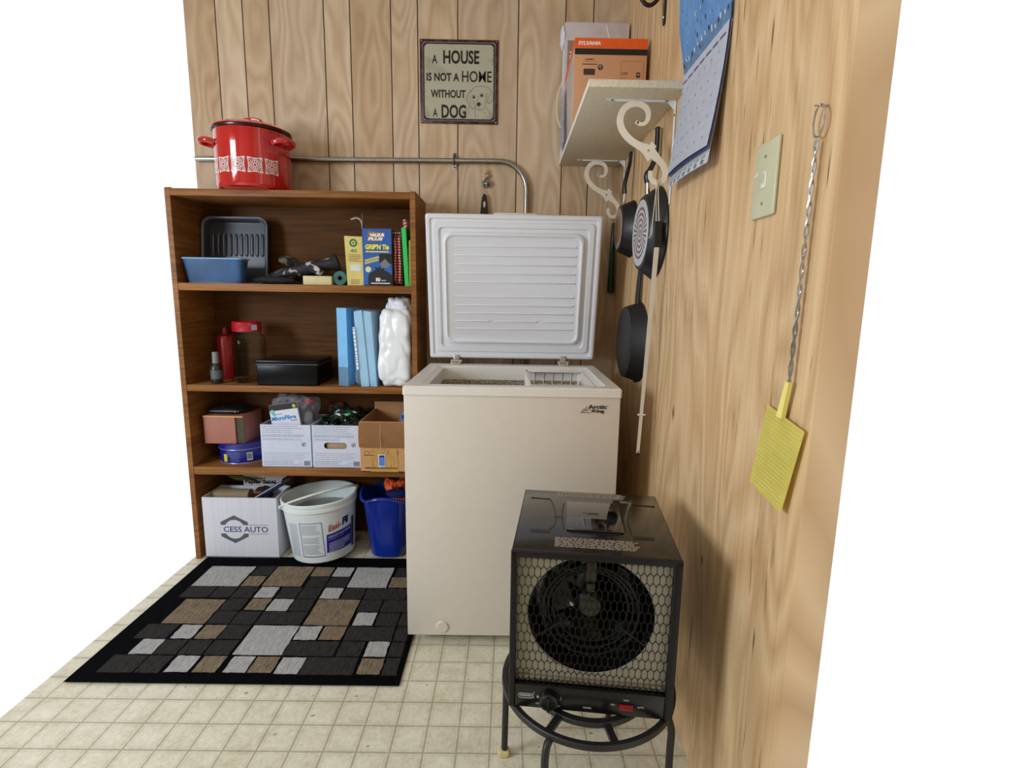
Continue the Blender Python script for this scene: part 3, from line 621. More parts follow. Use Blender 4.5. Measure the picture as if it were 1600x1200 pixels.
b = B(); b.box((-1.588, -.1885, zb+.001), (-1.557, -.1865, zb+.111)); obj('dark_window', b, M((66, 58, 34), .5, var=.3, scale=60), cb_)
b = B(); b.box((-1.72, -.199, zb+.112), (-1.5555, -.1845, zb+.119), .001); obj('copper_edge', b, M((206, 146, 92), .4), cb_)
t = thing('dark_pouch', 'black zip pouch lying on the salmon carton', 'pouch', (-1.63, -.11, zb+.119))
b = B(); b.lump((-1.715, -.185, zb+.1195), (-1.570, -.05, zb+.148), .004, 20, 3, 8, seed=31); pu = obj('pouch_body', b, M((24, 22, 26), .5), t)
b = B(); b.tube([(-1.70, -.182, zb+.135), (-1.63, -.187, zb+.136), (-1.578, -.18, zb+.135)], .0018, 6); b.lump((-1.592, -.193, zb+.131), (-1.584, -.184, zb+.140), 0, 1, 3, 3); obj('zip', b, M((140, 140, 146), .3, .8), pu)
t = thing('red_packet', 'small dark red packet standing between the two white file boxes', 'packet', (-1.235, -.05, S3))
b = B(); b.lump((-1.262, -.026, S3), (-1.180, -.0105, S3+.232), .004, 30, 6, 8, seed=8); rp = obj('packet_body', b, M((92, 16, 22), .5, var=.3, scale=60), t)
b = B(); dashes(b, (-1.255, -.0285, S3+.19), X, Z, .05, .03, 3, seed=19); obj('packet_print', b, M((190, 130, 130), .5), rp)

def filebox(name, label, x0, x1, hole, seed):
    t = thing(name, label, 'box', ((x0+x1)/2, -.14, S3), group='white file boxes on the lower shelf')
    y0, y1, z0, z1, k = -.238, -.032, S3, S3+.180, .003
    BLUEW = M((206, 212, 232), .7, var=.03)
    b = B()
    cx, cz = (x0+x1)/2-.005, z0+.094
    if hole:
        hw, hh = .047, .0135
        H_out = [(x0, z0), (x1, z0), (x1, z1), (x0, z1)]
        # front wall from four pieces round a slot with rounded ends
        b.box((x0, y0, z0), (x1, y0+k, cz-hh)); b.box((x0, y0, cz+hh), (x1, y0+k, z1)); 
        for s_ in (-1, 1):
            pts = [(cx+s_*(hw-hh)+s_*hh*math.cos(a), cz+hh*math.sin(a)) for a in [(-PI/2+PI*i/10) for i in range(11)]]
            xe = x0 if s_ < 0 else x1
            b.prism(pts+[(xe, cz+hh), (xe, cz-hh)], (0, y0, 0), X, Z, Y, k)
    else: b.box((x0, y0, z0), (x1, y0+k, z1))
    b.box((x0, y1-k, z0), (x1, y1, z1)); b.box((x0, y0+k, z0), (x0+k, y1-k, z1)); b.box((x1-k, y0+k, z0), (x1, y1-k, z1)); b.box((x0, y0, z0), (x1, y1, z0+k))
    body = obj('box_body', b, BLUEW, t)
    b = B(); w_ = x1-x0
    dashes(b, (x0+.008, y0, z1-.036), X, Z, w_*.84, .034, 4, lh=.0016, seed=seed); dashes(b, (x0+.006, y0, z1-.052), X, Z, w_*.88, .012, 2, lh=.002, seed=seed+1, ragged=.1); dashes(b, (x0+.006, y0, z1-.066), X, Z, w_*.8, .010, 2, lh=.0014, seed=seed+2)
    dashes(b, (x0+.008, y0, z0+.032), X, Z, w_*.92, .034, 4, lh=.0014, seed=seed+3, ragged=.15); dashes(b, (x0+.008, y0, z0+.008), X, Z, w_*.7, .022, 3, lh=.0022, seed=seed+4); dashes(b, (x0+w_*.72, y0, z0+.006), X, Z, w_*.12, .02, 3, lh=.001, seed=seed+6)
    obj('small_print', b, INKG, body)
    b = B(); r_ = .0085; cc = (x1-.030, y0-.0005, z0+.098)
    b.tube([(cc[0]+r_*math.cos(a*PI/12), cc[1], cc[2]+r_*math.sin(a*PI/12)) for a in range(24)], .0007, 4, closed=True)
    strip(b, [(-.005, -.005), (.005, .006)], .0018, cc, X, Z, -Y, .0003); strip(b, [(-.004, .004), (0, 0), (.001, -.005)], .0022, cc, X, Z, -Y, .0003)
    for i in range(11): b.box((x1-.032+i*.0024, y0-.0004, z0+.008), (x1-.032+i*.0024+(.0014 if i % 3 else .0008), y0, z0+.028))
    obj('recycling_mark_and_barcode', b, INK, body)
    if not hole:
        b = B(); b.tube([(cx+sx_*.035+.0135*math.cos(a), y0-.0001, cz+.0135*math.sin(a)) for sx_, r in ((1, range(-90, 91, 15)), (-1, range(90, 271, 15))) for a in [math.radians(q_) for q_ in r]], .0007, 5, closed=True); obj('embossed_handle', b, BLUEW, body)
    return t, body
filebox('file_box', 'white printed cardboard box holding the microfibre packet, left of its twin', -1.466, -1.262, False, 40)
filebox('file_box', 'white printed cardboard box with an open oval hand hole, holding green bags', -1.2565, -1.058, True, 60)
b = B(); b.box((-1.205, -.225, S3+.06), (-1.11, -.045, S3+.125), .002); o = obj('inner_carton', b, M((176, 150, 120), .7), None); tag(o, 'tan carton seen through the hand hole of the white box', 'box')
# microfibre packet and clear bags
ang = -.13
def rot2(u, v): return (u*math.cos(ang)-v*math.sin(ang), u*math.sin(ang)+v*math.cos(ang))
t = thing('microfibre_packet', 'white MicroFibre cloth packet with black header, tilted in the left file box', 'packet', (-1.37, -.2, S3+.1))
O_ = V(-1.408, -.222, S3+.139); U_ = V(math.cos(.15), 0, math.sin(.15)); W_ = V(-math.sin(.15), 0, math.cos(.15))
b = B(); b.prism([(-.010, -.03), (.106, -.045), (.106, .118), (-.010, .118)], O_, U_, W_, Y, .012); pk = obj('card', b, M((214, 220, 236), .5), t)
b = B(); b.prism([(-.010, .094), (.106, .094), (.106, .1182), (-.010, .1182)], O_, U_, W_, -Y, .0006); obj('black_header', b, M((26, 26, 28), .4), pk)
b = B(); b.prism([(.088, .098), (.100, .098), (.100, .112), (.088, .112)], O_-Y*.0006, U_, W_, -Y, .0004); obj('yellow_mark', b, M((190, 190, 50), .5), pk)
b = B(); text_bm(b, 'MicroFibre', O_+U_*-.006+W_*.052, U_, W_, .100, .018, bold=.04); obj('blue_lettering', b, M((24, 132, 200), .5), pk)
b = B(); dashes(b, O_+U_*.0+W_*.074, U_, W_, .06, .006, 1, lh=.003, seed=70); obj('tagline', b, M((130, 130, 150), .5), pk)
b = B(); dashes(b, O_+U_*.068+W_*.042, U_, W_, .034, .006, 1, lh=.004, seed=71); obj('red_line', b, M((190, 80, 100), .5), pk)
b = B(); b.lathe([(0, .0005), (.009, .0005), (.009, 0)], tuple(O_+U_*.002+W_*.090-Y*.001), 20, RYX); b.lathe([(0, .0005), (.006, .0005), (.006, 0)], tuple(O_+U_*.006+W_*.078-Y*.001), 20, RYX); obj('teal_emblem', b, M((120, 190, 200), .5), pk)
CLR = clear((214, 220, 236), .1, .2)
t = thing('clear_bag', 'crumpled clear plastic bag with dark cloths behind the microfibre packet', 'bag', (-1.36, -.13, S3+.1))
b = B(); b.lump((-1.455, -.205, S3+.06), (-1.268, -.05, S3+.285), .02, 12, 4, 18, seed=14, ridge=2.2, clamp=1); cl = obj('bag_film', b, CLR, t)
b = B(); b.lump((-1.430, -.185, S3+.09), (-1.34, -.08, S3+.232), .012, 20, 3, 8, seed=5); obj('blue_cloth', b, M((26, 28, 62), .8), t)
b = B(); b.lump((-1.335, -.17, S3+.09), (-1.285, -.09, S3+.205), .012, 20, 3, 8, seed=6); obj('grey_cloth', b, M((120, 112, 108), .8, var=.4, scale=60), t)
b = B(); b.prism([(0, 0), (.05, .0), (.062, .022), (.02, .014)], (-1.345, -.12, S3+.245), X, Z, Y, .006); obj('red_tag', b, M((196, 30, 40), .5), t)
GRN = speckle((10, 32, 22), (58, 92, 74), 40, .2, 0, .6, .5, .75)
for k, (x0, x1, y0, y1, hh, lbl) in enumerate(((-1.245, -1.165, -.228, -.14, .195, 'crumpled dark green plastic bag at the front left of the hand hole box'), (-1.152, -1.068, -.228, -.14, .200, 'crumpled dark green plastic bag at the front right of the hand hole box'), (-1.24, -1.072, -.122, -.042, .222, 'dark green plastic bag heaped at the back of the hand hole box'))):
    t = thing('green_bag', lbl, 'bag', ((x0+x1)/2, (y0+y1)/2, S3+.13), group='green bags in the hand hole box')
    b = B(); b.lump((x0, y0, S3+.128), (x1, y1, S3+hh), .016, 30, 3, 12, seed=20+k, ridge=1.2); gg = obj('bag_film', b, GRN, t)
    if k == 2: b = B(); b.box((-1.145, -.128, S3+.196), (-1.130, -.1265, S3+.208)); obj('green_sticker', b, M((60, 190, 90), .5), gg)
# brown carton with flap
t = thing('brown_carton', 'open brown corrugated carton with its front flap folded down, beside the freezer', 'box', (-.955, -.15, S3))
x0, x1, y0, y1, z0, z1 = -1.0475, -.862, -.285, -.03, S3, S3+.210; k = .004
b = B(); b.box((x0, y0, z0), (x1, y0+k, z1)); b.box((x0, y1-k, z0), (x1, y1, z1+.0)); b.box((x0, y0+k, z0), (x0+k, y1-k, z1)); b.box((x1-k, y0+k, z0), (x1, y1-k, z1)); b.box((x0, y0, z0), (x1, y1, z0+k)); cb_ = obj('carton_body', b, CARD, t)
b = B(); b.grid(1, 6, lambda u, v: V(x0-.003+(x1-x0+.003)*u, y0-.002-.010*math.sin(v*PI*.9), z1-.002-.104*v), .003); obj('front_flap', b, M((190, 140, 92), .8), cb_)
b = B(); b.box((x0-.001, y1-.008, z1), (x1, y1-.004, z1+.032)); obj('back_flap', b, CARD, cb_)
b = B(); b.box((x0+.04, y0-.0012, z0+.002), (x1-.034, y0, z0+.098)); obj('packing_tape', b, M((192, 146, 78), .2, var=.1, scale=20), cb_)
b = B(); strip(b, [(x0+.016, z0+.078), (x0+.022, z0+.088), (x0+.030, z0+.088), (x0+.036, z0+.079), (x0+.044, z0+.088), (x0+.052, z0+.088), (x0+.058, z0+.079)], .0014, (0, y0-.0013, 0), X, Z, -Y, .0004)
dashes(b, (x0+.014, y0-.0013, z0+.068), X, Z, .044, .007, 1, lh=.0035, seed=80, ragged=0); dashes(b, (x0+.018, y0-.0013, z0+.012), X, Z, .13, .010, 1, lh=.006, seed=81, ragged=0)
b.box((x0+.110, y0-.0018, z0+.074), (x0+.1125, y0-.0012, z0+.090)); b.box((x0+.148, y0-.0018, z0+.074), (x0+.1505, y0-.0012, z0+.090)); obj('printed_marks', b, M((92, 62, 34), .7), cb_)
b = B(); b.box((x0+.072, y0-.0032, z0+.022), (x0+.101, y0-.0022, z0+.076), .0004); tg = obj('hang_tag', b, M((206, 214, 232), .4), cb_, label='white tag with blue panel on a string')
b = B(); b.box((x0+.075, y0-.0036, z0+.028), (x0+.098, y0-.0032, z0+.066)); obj('blue_panel', b, M((90, 128, 200), .4), tg); b = B(); b.box((x0+.076, y0-.0038, z0+.064), (x0+.097, y0-.0032, z0+.072)); obj('dark_panel', b, M((30, 40, 96), .4), tg)
b = B(); b.tube(smoothpts([(x0+.084, y0+.002, z1+.001), (x0+.085, y0-.014, z1-.04), (x0+.086, y0-.015, z0+.10), (x0+.087, y0-.004, z0+.075)]), .0009, 5)
for q_ in ((.052, .03), (.118, .02), (.128, .024)): b.tube(smoothpts([(x0+.088, y0-.002, z0+.09), (x0+q_[0], y0-.003, z0+.066), (x0+q_[0]+.004*(1 if q_[0] > .1 else -1), y0-.003, z0+.018)]), .0008, 5)
obj('string', b, M((214, 184, 140), .7), cb_)
t = thing('blue_packet', 'small blue plastic packet inside the brown carton', 'packet', (-.89, -.1, S3+.15))
b = B(); b.lump((-.925, -.13, S3+.004), (-.868, -.07, S3+.222), .010, 25, 3, 8, seed=4); bp = obj('packet_body', b, M((120, 130, 176), .4, var=.2), t); b = B(); b.box((-.91, -.136, S3+.19), (-.885, -.133, S3+.204)); obj('packet_print', b, M((60, 70, 140), .5), bp)

# ---------------------------------------------------------------- floor level under the bookcase
t = thing('auto_parts_box', 'white corrugated box printed CESS AUTO under the bookcase', 'box', (-1.56, -.16, 0))
x0, x1, y0, y1, z1 = -1.724, -1.416, -.246, -.098, .272; k = .005
RB = .006  # rug surface
b = B(); b.box((x0, y0, RB), (x1, y0+k, z1)); b.box((x0, y1-k, RB), (x1, y1, z1)); b.box((x0, y0+k, RB), (x0+k, y1-k, z1)); b.box((x1-k, y0+k, RB), (x1, y1-k, z1)); b.box((x0, y0, RB), (x1, y1, RB+k))
bb = obj('box_body', b, M((214, 216, 226), .7, var=.05, scale=1, stretch=(130, 1, 1)), t)
cx, cz = -1.596, .133; TEAL = M((84, 92, 100), .6); NVY = M((36, 58, 112), .6)
b = B()
hexo = [(cx+.073*math.cos(math.radians(a)), cz+.073*math.sin(math.radians(a))) for a in range(30, 391, 60)]
for up in (1, -1):
    o_ = [p for p in hexo[:-1] if (p[1]-cz)*up > .02 or abs(p[1]-cz) > .02 and (p[1]-cz)*up > 0]
    outer = [(cx+.057, cz+up*.019), (cx+.057, cz+up*.032), (cx, cz+up*.062), (cx-.057, cz+up*.032), (cx-.057, cz+up*.019)]
    inner = [(cx+.042*math.cos(a), cz+up*.042*math.sin(a)) for a in [math.radians(27+ (153-27)*i/12) for i in range(13)]]
    for i in range(12):
        f = lambda tt: outer[min(int(tt*4), 3)]
        def op(tt):
            j = min(int(tt*4), 3); fr = tt*4-j; a_, c_ = outer[j], outer[j+1]; return (a_[0]+(c_[0]-a_[0])*fr, a_[1]+(c_[1]-a_[1])*fr)
        b.prism([inner[i], inner[i+1], op((i+1)/12), op(i/12)], (0, y0, 0), X, Z, -Y, .0005)
b.box((cx+.044, y0-.0005, cz+.0195), (cx+.142, y0, cz+.0210)); b.box((cx+.044, y0-.0005, cz-.0210), (cx+.142, y0, cz-.0195))
obj('hexagon_emblem', b, TEAL, bb)
b = B(); text_bm(b, 'CESS AUTO', (cx-.046, y0, cz-.0125), X, Z, .186, .025, bold=.012); obj('lettering', b, NVY, bb)
t = thing('sandpaper_box', 'grey white sandpaper box lettered Papier Sablé at the back under the bookcase', 'box', (-1.53, -.05, 0))
b = B(); b.box((-1.625, -.092, 0), (-1.432, -.012, .335), .001); sb = obj('box_body', b, M((196, 192, 190), .6), t)
b = B(); text_bm(b, 'Papier Sablé', (-1.618, -.092, .273), X, Z, .138, .022, bold=.05); text_bm(b, 'Usage général', (-1.618, -.092, .299), X, Z, .09, .008, bold=.03); obj('lettering', b, M((20, 20, 22), .6), sb)
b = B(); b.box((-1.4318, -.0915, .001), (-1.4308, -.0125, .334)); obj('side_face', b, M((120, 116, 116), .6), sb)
t = thing('paint_roller', 'rolled tan paper tube lying in the white auto box', 'roll', (-1.62, -.17, .28))
b = B(); b.tube([(-1.712, -.165, .252), (-1.56, -.165, .252)], .028, 24); obj('tube_body', b, M((142, 124, 92), .6), t)
t = thing('scrub_brush', 'dark bristle brush with an orange edge in the white auto box', 'brush', (-1.52, -.15, .27))
b = B(); b.lump((-1.545, -.165, .225), (-1.478, -.118, .282), .008, 60, 3, 10, seed=9); br = obj('bristles', b, M((44, 30, 24), .9, var=.4, scale=120), t); b = B(); b.box((-1.547, -.170, .262), (-1.51, -.163, .270), .001); obj('orange_edge', b, M((170, 62, 30), .6), br)
t = thing('caulking_tool', 'dark blue handled tool with a red black end leaning in the white auto box', 'tool', (-1.45, -.2, .27))
b = B(); b.tube([(-1.525, -.225, .252), (-1.405, -.165, .318)], .011, 16); tl = obj('blue_handle', b, M((20, 40, 84), .25), t)
b = B(); b.tube([(-1.52, -.236, .262), (-1.417, -.183, .320)], .0022, 6); obj('white_stripe', b, M((200, 212, 230), .3), tl)
b = B(); b.tube([(-1.412, -.168, .314), (-1.388, -.156, .326)], .017, 20); e_ = obj('end_cap', b, M((40, 14, 18), .4), tl)
t = thing('canvas_strap', 'olive canvas strap hanging out of the white auto box', 'strap', (-1.66, -.15, .3))
b = B(); b.grid(2, 12, lambda u, v: V(-1.72+.035*u+.16*v, -.125-.03*math.sin(v*3), .358-.045*v-.008*math.sin(v*6)-.02*u), .003); st = obj('webbing', b, M((92, 94, 48), .9), t)

# Easi-Fil pail
t = thing('compound_pail', 'white drywall compound pail lettered Easi-Fil with a raised bail handle', 'pail', (-1.246, -.182, .0125), ry=-.045)
PM = ROOTM[t.name]; Rr = lambda z: .131+(.157-.131)*z/.262
b = B(); b.lathe([(0, 0), (.124, 0), (.131, .006), (.1535, .228), (.1545, .229), (.160, .232), (.160, .246), (.156, .250), (.1605, .252), (.1615, .264), (.158, .268), (.152, .266), (.150, .228), (.128, .012), (0, .008)], (0, 0, 0), 64); body = obj('pail_body', b, M((224, 232, 232), .35, var=.02), t, local=True)
b = B(); b.lathe([(0, .19), (.1475, .19)], (0, 0, 0), 48); obj('grey_compound', b, M((150, 152, 150), .6, var=.15, scale=14, bump=.3), t, local=True)
def onpail(a0, off=.0008):
    def f(u, v):
        r = .1310+(.1535-.131)*(v/.228)+off; a = a0+u/r; return V(r*math.cos(a), r*math.sin(a), v)
    return f
def objl(*a, **k): return obj(*a, local=True, **k)
def patch(b, a0, u0, u1, v0, v1, off=.0006, n=10, mi=0, top=None):
    F = onpail(a0, off); b.grid(n, 2, lambda u, v: F(u0+(u1-u0)*u, (v0+(v1-v0)*v) if top is None else (v0+(top(u)[0])*(1-v)+0+(v1-v0+top(u)[1])*v)), 0, mi)
aL = math.radians(-88); aR = math.radians(-39)
INKB = M((24, 34, 140), .5)
b = B()
for k in range(26):
    F = onpail(aL, .0008)
    for (ua, ub, va, vb) in ((-.047+.0037*k, -.0449+.0037*k, .0330, .0370), (-.047+.0037*k, -.0449+.0037*k, .186, .189)):
        if ub < .048: patch(b, aL, ua, ub, va, vb, n=1)
for k in range(38):
    for ua in (-.048, .0445): patch(b, aL, ua, ua+.0038, .034+.0041*k, .0365+.0041*k, n=1)
patch(b, aL, -.048, .048, .034, .0350, n=8); patch(b, aL, -.048, .048, .187, .188, n=8); objl('label_frame', b, INKB, body)
b = B(); rd = random.Random(5)
for r in range(24):
    v = .176-.0056*r; x = -.040
    if r in (8, 9, 15): 
        continue
    e0 = .040-rd.random()*.02
    while x < e0:
        e = min(e0, x+rd.uniform(.003, .010)); patch(b, aL, x, e, v, v+.0019, n=1); x = e+.0012
for r in range(30):
    v = .180-.005*r; x = -.110
    while x < -.060:
        e = min(-.060, x+rd.uniform(.003, .010)); patch(b, aL, x, e, v, v+.0015, n=1); x = e+.0012
objl('small_print', b, M((120, 132, 158), .5), body)
b = B(); patch(b, aR, -.062, .062, .046, .128, n=18, top=lambda u: (0, .012*u)); bp = objl('blue_panel', b, M((26, 34, 150), .4), body)
F1 = onpail(aR, .0012)
b = B(); text_bm(b, 'USAGES MULTIPLES', (0, 0, 0), X, Z, .110, .011, bold=.03, wave=lambda u, v: F1(-.056+u, .110+u*.10+v)); text_bm(b, 'COMPOSÉ À JOINTS', (0, 0, 0), X, Z, .07, .006, wave=lambda u, v: F1(-.056+u, .100+u*.10+v))
rd = random.Random(9)
for r in range(6):
    v = .089-.0072*r; x = -.052
    while x < .050-.035*(r > 3):
        e = x+rd.uniform(.004, .010); 
        G_ = onpail(aR, .0012); b.grid(1, 1, lambda u, w_: G_(x+(e-x)*u, v+(x+(e-x)*u)*.08+.0025*w_)); x = e+.0015
objl('white_lettering', b, M((222, 226, 240), .5), bp)
b = B(); text_bm(b, 'Easi-', (0, 0, 0), X, Z, .056, .028, bold=.02, shear=.1, wave=lambda u, v: F1(-.054+u, .140+u*.18+v)); objl('red_lettering', b, M((206, 66, 60), .5), body)
b = B(); text_bm(b, 'Fil', (0, 0, 0), X, Z, .034, .034, bold=.06, shear=.1, wave=lambda u, v: F1(.008+u, .151+u*.18+v)); objl('blue_lettering', b, INKB, body)
b = B(); patch(b, aR, .064, .085, .03, .17, n=5); objl('dark_side_panel', b, M((70, 66, 74), .5), body)
b = B(); a_h = math.radians(-150); e1 = V(.164*math.cos(a_h), .164*math.sin(a_h), .236); e2 = V(-e1.x, -e1.y, .262)
mid = (e1+e2)/2; ch = (e2-e1).normalized(); up_ = V(.80, -2.17, .86).normalized(); up_ = (up_-ch*up_.dot(ch)).normalized()
pts = [mid+(e1-mid)*math.cos(PI*k/16)+up_*.105*math.sin(PI*k/16)+V(0, 0, .012*math.sin(PI*k/16)) for k in range(17)]
b.tube(pts, .0090, 10, flat=.6); b.lathe([(0, -.006), (.009, -.006), (.009, .006), (0, .006)], tuple(e1), 16, Matrix.Rotation(a_h, 4, 'Z') @ Matrix.Rotation(PI/2, 4, 'Y')); b.lathe([(0, -.006), (.009, -.006), (.009, .006), (0, .006)], tuple(e2), 16, Matrix.Rotation(a_h, 4, 'Z') @ Matrix.Rotation(PI/2, 4, 'Y'))
obj('bail_handle', b, M((232, 236, 236), .35), t, local=True)

t.scale = (.965, .965, .985)
# blue wastebasket
t = thing('wastebasket', 'dark blue plastic wastebasket with a wavy rim beside the freezer', 'bin', (-.966, -.15, .006))
BLU = M((22, 48, 148), .22, var=.12, coat=.3, scale=6)
def wb(z, fx, fy, d=0, wav=0):
    out = []; fx *= .90
    for j in range(64):
        a = 2*PI*j/64; sgn = lambda c, e: math.copysign(abs(c)**e, c)
        out.append((-.966+sgn(math.cos(a), .8)*(fx-d), -.150+sgn(math.sin(a), .8)*(fy-d), z-wav*(.5+.5*math.cos(4*a+PI))*1.0))
    return out
b = B(); loops(b, [wb(.007, .080, .078), wb(.012, .088, .086), wb(.262, .120, .112, 0, .0), wb(.283, .124, .116, 0, .022), wb(.287, .131, .124, 0, .022), wb(.282, .134, .127, 0, .022), wb(.288, .132, .125, 0, .022), wb(.291, .126, .118, 0, .022), wb(.285, .121, .113, 0, .022), wb(.26, .117, .109), wb(.014, .083, .081)], close_last=True)
loops(b, [wb(.007, .080, .078)], close_last=True); obj('basket_body', b, BLU, t)
ORG = M((214, 84, 24), .6, var=.15)
t = thing('orange_duster', 'orange and black striped duster with a blue collar standing in the wastebasket', 'duster', (-.93, -.13, .05))
b = B(); b.lump((-.985, -.185, .282), (-.925, -.115, .330), .012, 30, 2.5, 10, seed=41, ridge=1); b.lump((-.935, -.175, .285), (-.878, -.105, .334), .012, 30, 2.5, 10, seed=42, ridge=1); obj('orange_head', b, ORG, t)
b = B(); b.lathe([(.030, 0), (.046, .004), (.046, .028), (.030, .032)], (-.93, -.145, .255), 32, ex=1.15, ey=.9); obj('blue_collar', b, M((22, 40, 96), .4), t)
b = B()
for k in range(9): b.box((-.975+k*.0105, -.188+.002*k % 3, .13), (-.975+k*.0105+.0062, -.184, .255), .001)
obj('orange_strip', b, ORG, t)
b = B(); b.tube([(-.93, -.145, .02), (-.93, -.145, .30)], .03, 16); obj('dark_core', b, M((28, 22, 22), .7), t)

# ---------------------------------------------------------------- rug
RX0, RX1, RY0, RY1 = -1.72, -.757, -.982, -.236
b = B(); b.grid(24, 20, lambda u, v: V(RX0+(RX1-RX0)*u, RY0+(RY1-RY0)*v, .0055+.0004*noise.noise((u*6, v*6, 0))), -.005, mi=0)
rugp = [('L', -1.656, -1.478, -.468, -.322), ('T', -1.47, -1.4, -.466, -.395), ('T', -1.389, -1.240, -.466, -.318), ('T', -1.232, -1.156, -.388, -.320), ('L', -1.146, -1.075, -.388, -.320), ('L', -1.063, -.913, -.466, -.318), ('T', -.905, -.835, -.464, -.392),
 ('L', -1.384, -1.316, -.543, -.473), ('L', -1.142, -1.072, -.544, -.474), ('T', -1.382, -1.312, -.621, -.553), ('L', -1.303, -1.230, -.624, -.553), ('T', -1.140, -.988, -.704, -.552), ('L', -.974, -.906, -.702, -.631), ('L', -1.300, -1.148, -.857, -.711),
 ('L', -1.142, -1.070, -.782, -.712), ('T', -1.062, -.988, -.780, -.712), ('L', -.894, -.826, -.859, -.788), ('L', -1.289, -1.222, -.936, -.866), ('T', -1.216, -1.146, -.936, -.866), ('L', -1.137, -1.066, -.939, -.868), ('T', -.894, -.824, -.937, -.868),
 ('T', -1.62, -1.474, -.704, -.56), ('L', -1.54, -1.472, -.782, -.712), ('T', -1.462, -1.392, -.782, -.712), ('L', -1.62, -1.55, -.859, -.788), ('T', -1.38, -1.31, -.936, -.866), ('L', -1.462, -1.392, -.936, -.866)]
xs = [-1.660, -1.550, -1.472, -1.392, -1.308, -1.228, -1.148, -1.067, -.984, -.902, -.822, -.772]; ys = [-.314, -.392, -.470, -.549, -.627, -.706, -.786, -.862, -.944]
def slab(x0, x1, y0, y1, mi, z=.0072):
    rd = random.Random(int((x0+y0)*1e4)); j = lambda: rd.uniform(-.0015, .0015)
    n_ = 5; P = [(x0+(x1-x0)*i/n_, y0+j()) for i in range(n_)]+[(x1+j(), y0+(y1-y0)*i/n_) for i in range(n_)]+[(x1-(x1-x0)*i/n_, y1+j()) for i in range(n_)]+[(x0+j(), y1-(y1-y0)*i/n_) for i in range(n_)]
    b.prism(P, (0, 0, .004), X, Y, Z, z-.004, mi)
for t_, x0, x1, y0, y1 in rugp: slab(x0, x1, y0, y1, 1 if t_ == 'L' else 2)
rd = random.Random(3); used = set()
for i in range(len(xs)-1):
    for j in range(len(ys)-1):
        cx_, cy_ = (xs[i]+xs[i+1])/2, (ys[j]+ys[j+1])/2
        if any(a <= cx_ <= c and d <= cy_ <= e for _, a, c, d, e in rugp) or (i, j) in used: continue
        x1 = xs[i+1]; 
        if i+2 < len(xs) and (i*7+j*5) % 3 == 0 and not any(a <= (xs[i+1]+xs[i+2])/2 <= c and d <= cy_ <= e for _, a, c, d, e in rugp): x1 = xs[i+2]; used.add((i+1, j))
        slab(xs[i]+.003, x1-.003, ys[j+1]+.003, ys[j]-.003, 3, .0066)
rug = obj('area_rug', b, [rug_pile((9, 10, 14), (20, 21, 26)), rug_pile((142, 142, 142), (190, 190, 190)), rug_pile((92, 78, 64), (150, 134, 112)), rug_pile((34, 32, 34), (62, 59, 58))])
tag(rug, 'black rug with grey, tan and charcoal squares on the vinyl floor', 'rug')

# ---------------------------------------------------------------- back wall: sign, conduit, charm, candle
t = thing('tin_sign', 'square metal dog sign on the panelled wall above the freezer', 'sign', (-.6765, -.002, 1.977))
sx0, sx1, sz0, sz1 = -.836, -.517, 1.817, 2.137; sy = -.006
b = B(); b.box((sx0, sy, sz0), (sx1, -.0015, sz1), .002); pl = obj('sign_plate', b, speckle((58, 30, 28), (92, 58, 52), 40, .4, .3, .2), t)
def fr(d, r, y): return [(x, y, z) for x, z in rrect(sx0+d, sx1-d, sz0+d, sz1-d, r)]
b = B(); loops(b, [fr(.011, .012, sy-.0002), fr(.012, .012, sy-.0014), fr(.0135, .012, sy-.0002)]); obj('grey_border_line', b, M((150, 138, 132), .5, var=.3, scale=60), pl)
b = B(); loops(b, [fr(.0135, .016, sy-.0006), fr(.0185, .016, sy-.0010), fr(.019, .016, sy-.0006)]); obj('black_border', b, M((16, 14, 14), .4), pl)
b = B(); loops(b, [fr(.0185, .016, sy-.0003), fr(.0188, .016, sy-.0007)], close_last=True); obj('cream_face', b, speckle((120, 112, 92), (178, 174, 152), 9, .4, 0, .05, .2, .45), pl)
def Zs(X_, Y_): return (sx0+(X_-285)/8*.319/123.2, sz1-(Y_-172)/8*.32/132)
b = B(); q_ = sy-.0008
def sl(s, X0, X1, Y0, Y1, bold):
    a = Zs(X0, Y1); c = Zs(X1, Y0); text_bm(b, s, (a[0], q_, a[1]), X, Z, c[0]-a[0], c[1]-a[1], bold=bold)
sl('A', 440, 505, 368, 474, .02); sl('HOUSE', 580, 1032, 308, 476, .03); sl('IS NOT A', 368, 780, 590, 694, .03); sl('HOME', 815, 1190, 560, 700, .01)
sl('WITHOUT', 420, 862, 800, 902, .03); sl('A', 445, 505, 1040, 1144, .02); sl('DOG', 555, 868, 985, 1160, .03); obj('lettering', b, M((14, 12, 12), .5), pl)
b = B()
def dl(pts, w_=.0012, cl=False):
    P = [Zs(*p) for p in pts]; P = smoothpts(P+([P[0]] if cl else []), 4); strip(b, [tuple(p) for p in P], w_, (0, q_, 0), X, Z, -Y, .0003)
dl([(925, 830), (960, 775), (1030, 748), (1105, 752), (1165, 778), (1200, 830), (1205, 900), (1180, 955), (1150, 960), (1120, 900), (1105, 850)])
dl([(925, 800), (890, 860), (868, 915), (890, 950), (920, 1010), (965, 1040), (985, 1000), (960, 930)])
dl([(985, 1000), (1000, 1035), (1040, 1058), (1085, 1045), (1110, 1000), (1115, 940)]); dl([(1030, 1008), (1032, 1035), (1050, 1040), (1070, 1030)]); dl([(975, 1050), (985, 1110), (980, 1150)], .001); dl([(1120, 1010), (1160, 1070), (1170, 1120)], .001)
dl([(1000, 950), (1020, 900), (1040, 850)], .0008); dl([(940, 880), (965, 865), (990, 872)], .0012); dl([(1040, 850), (1065, 835), (1095, 845)], .0012)
rd = random.Random(12)
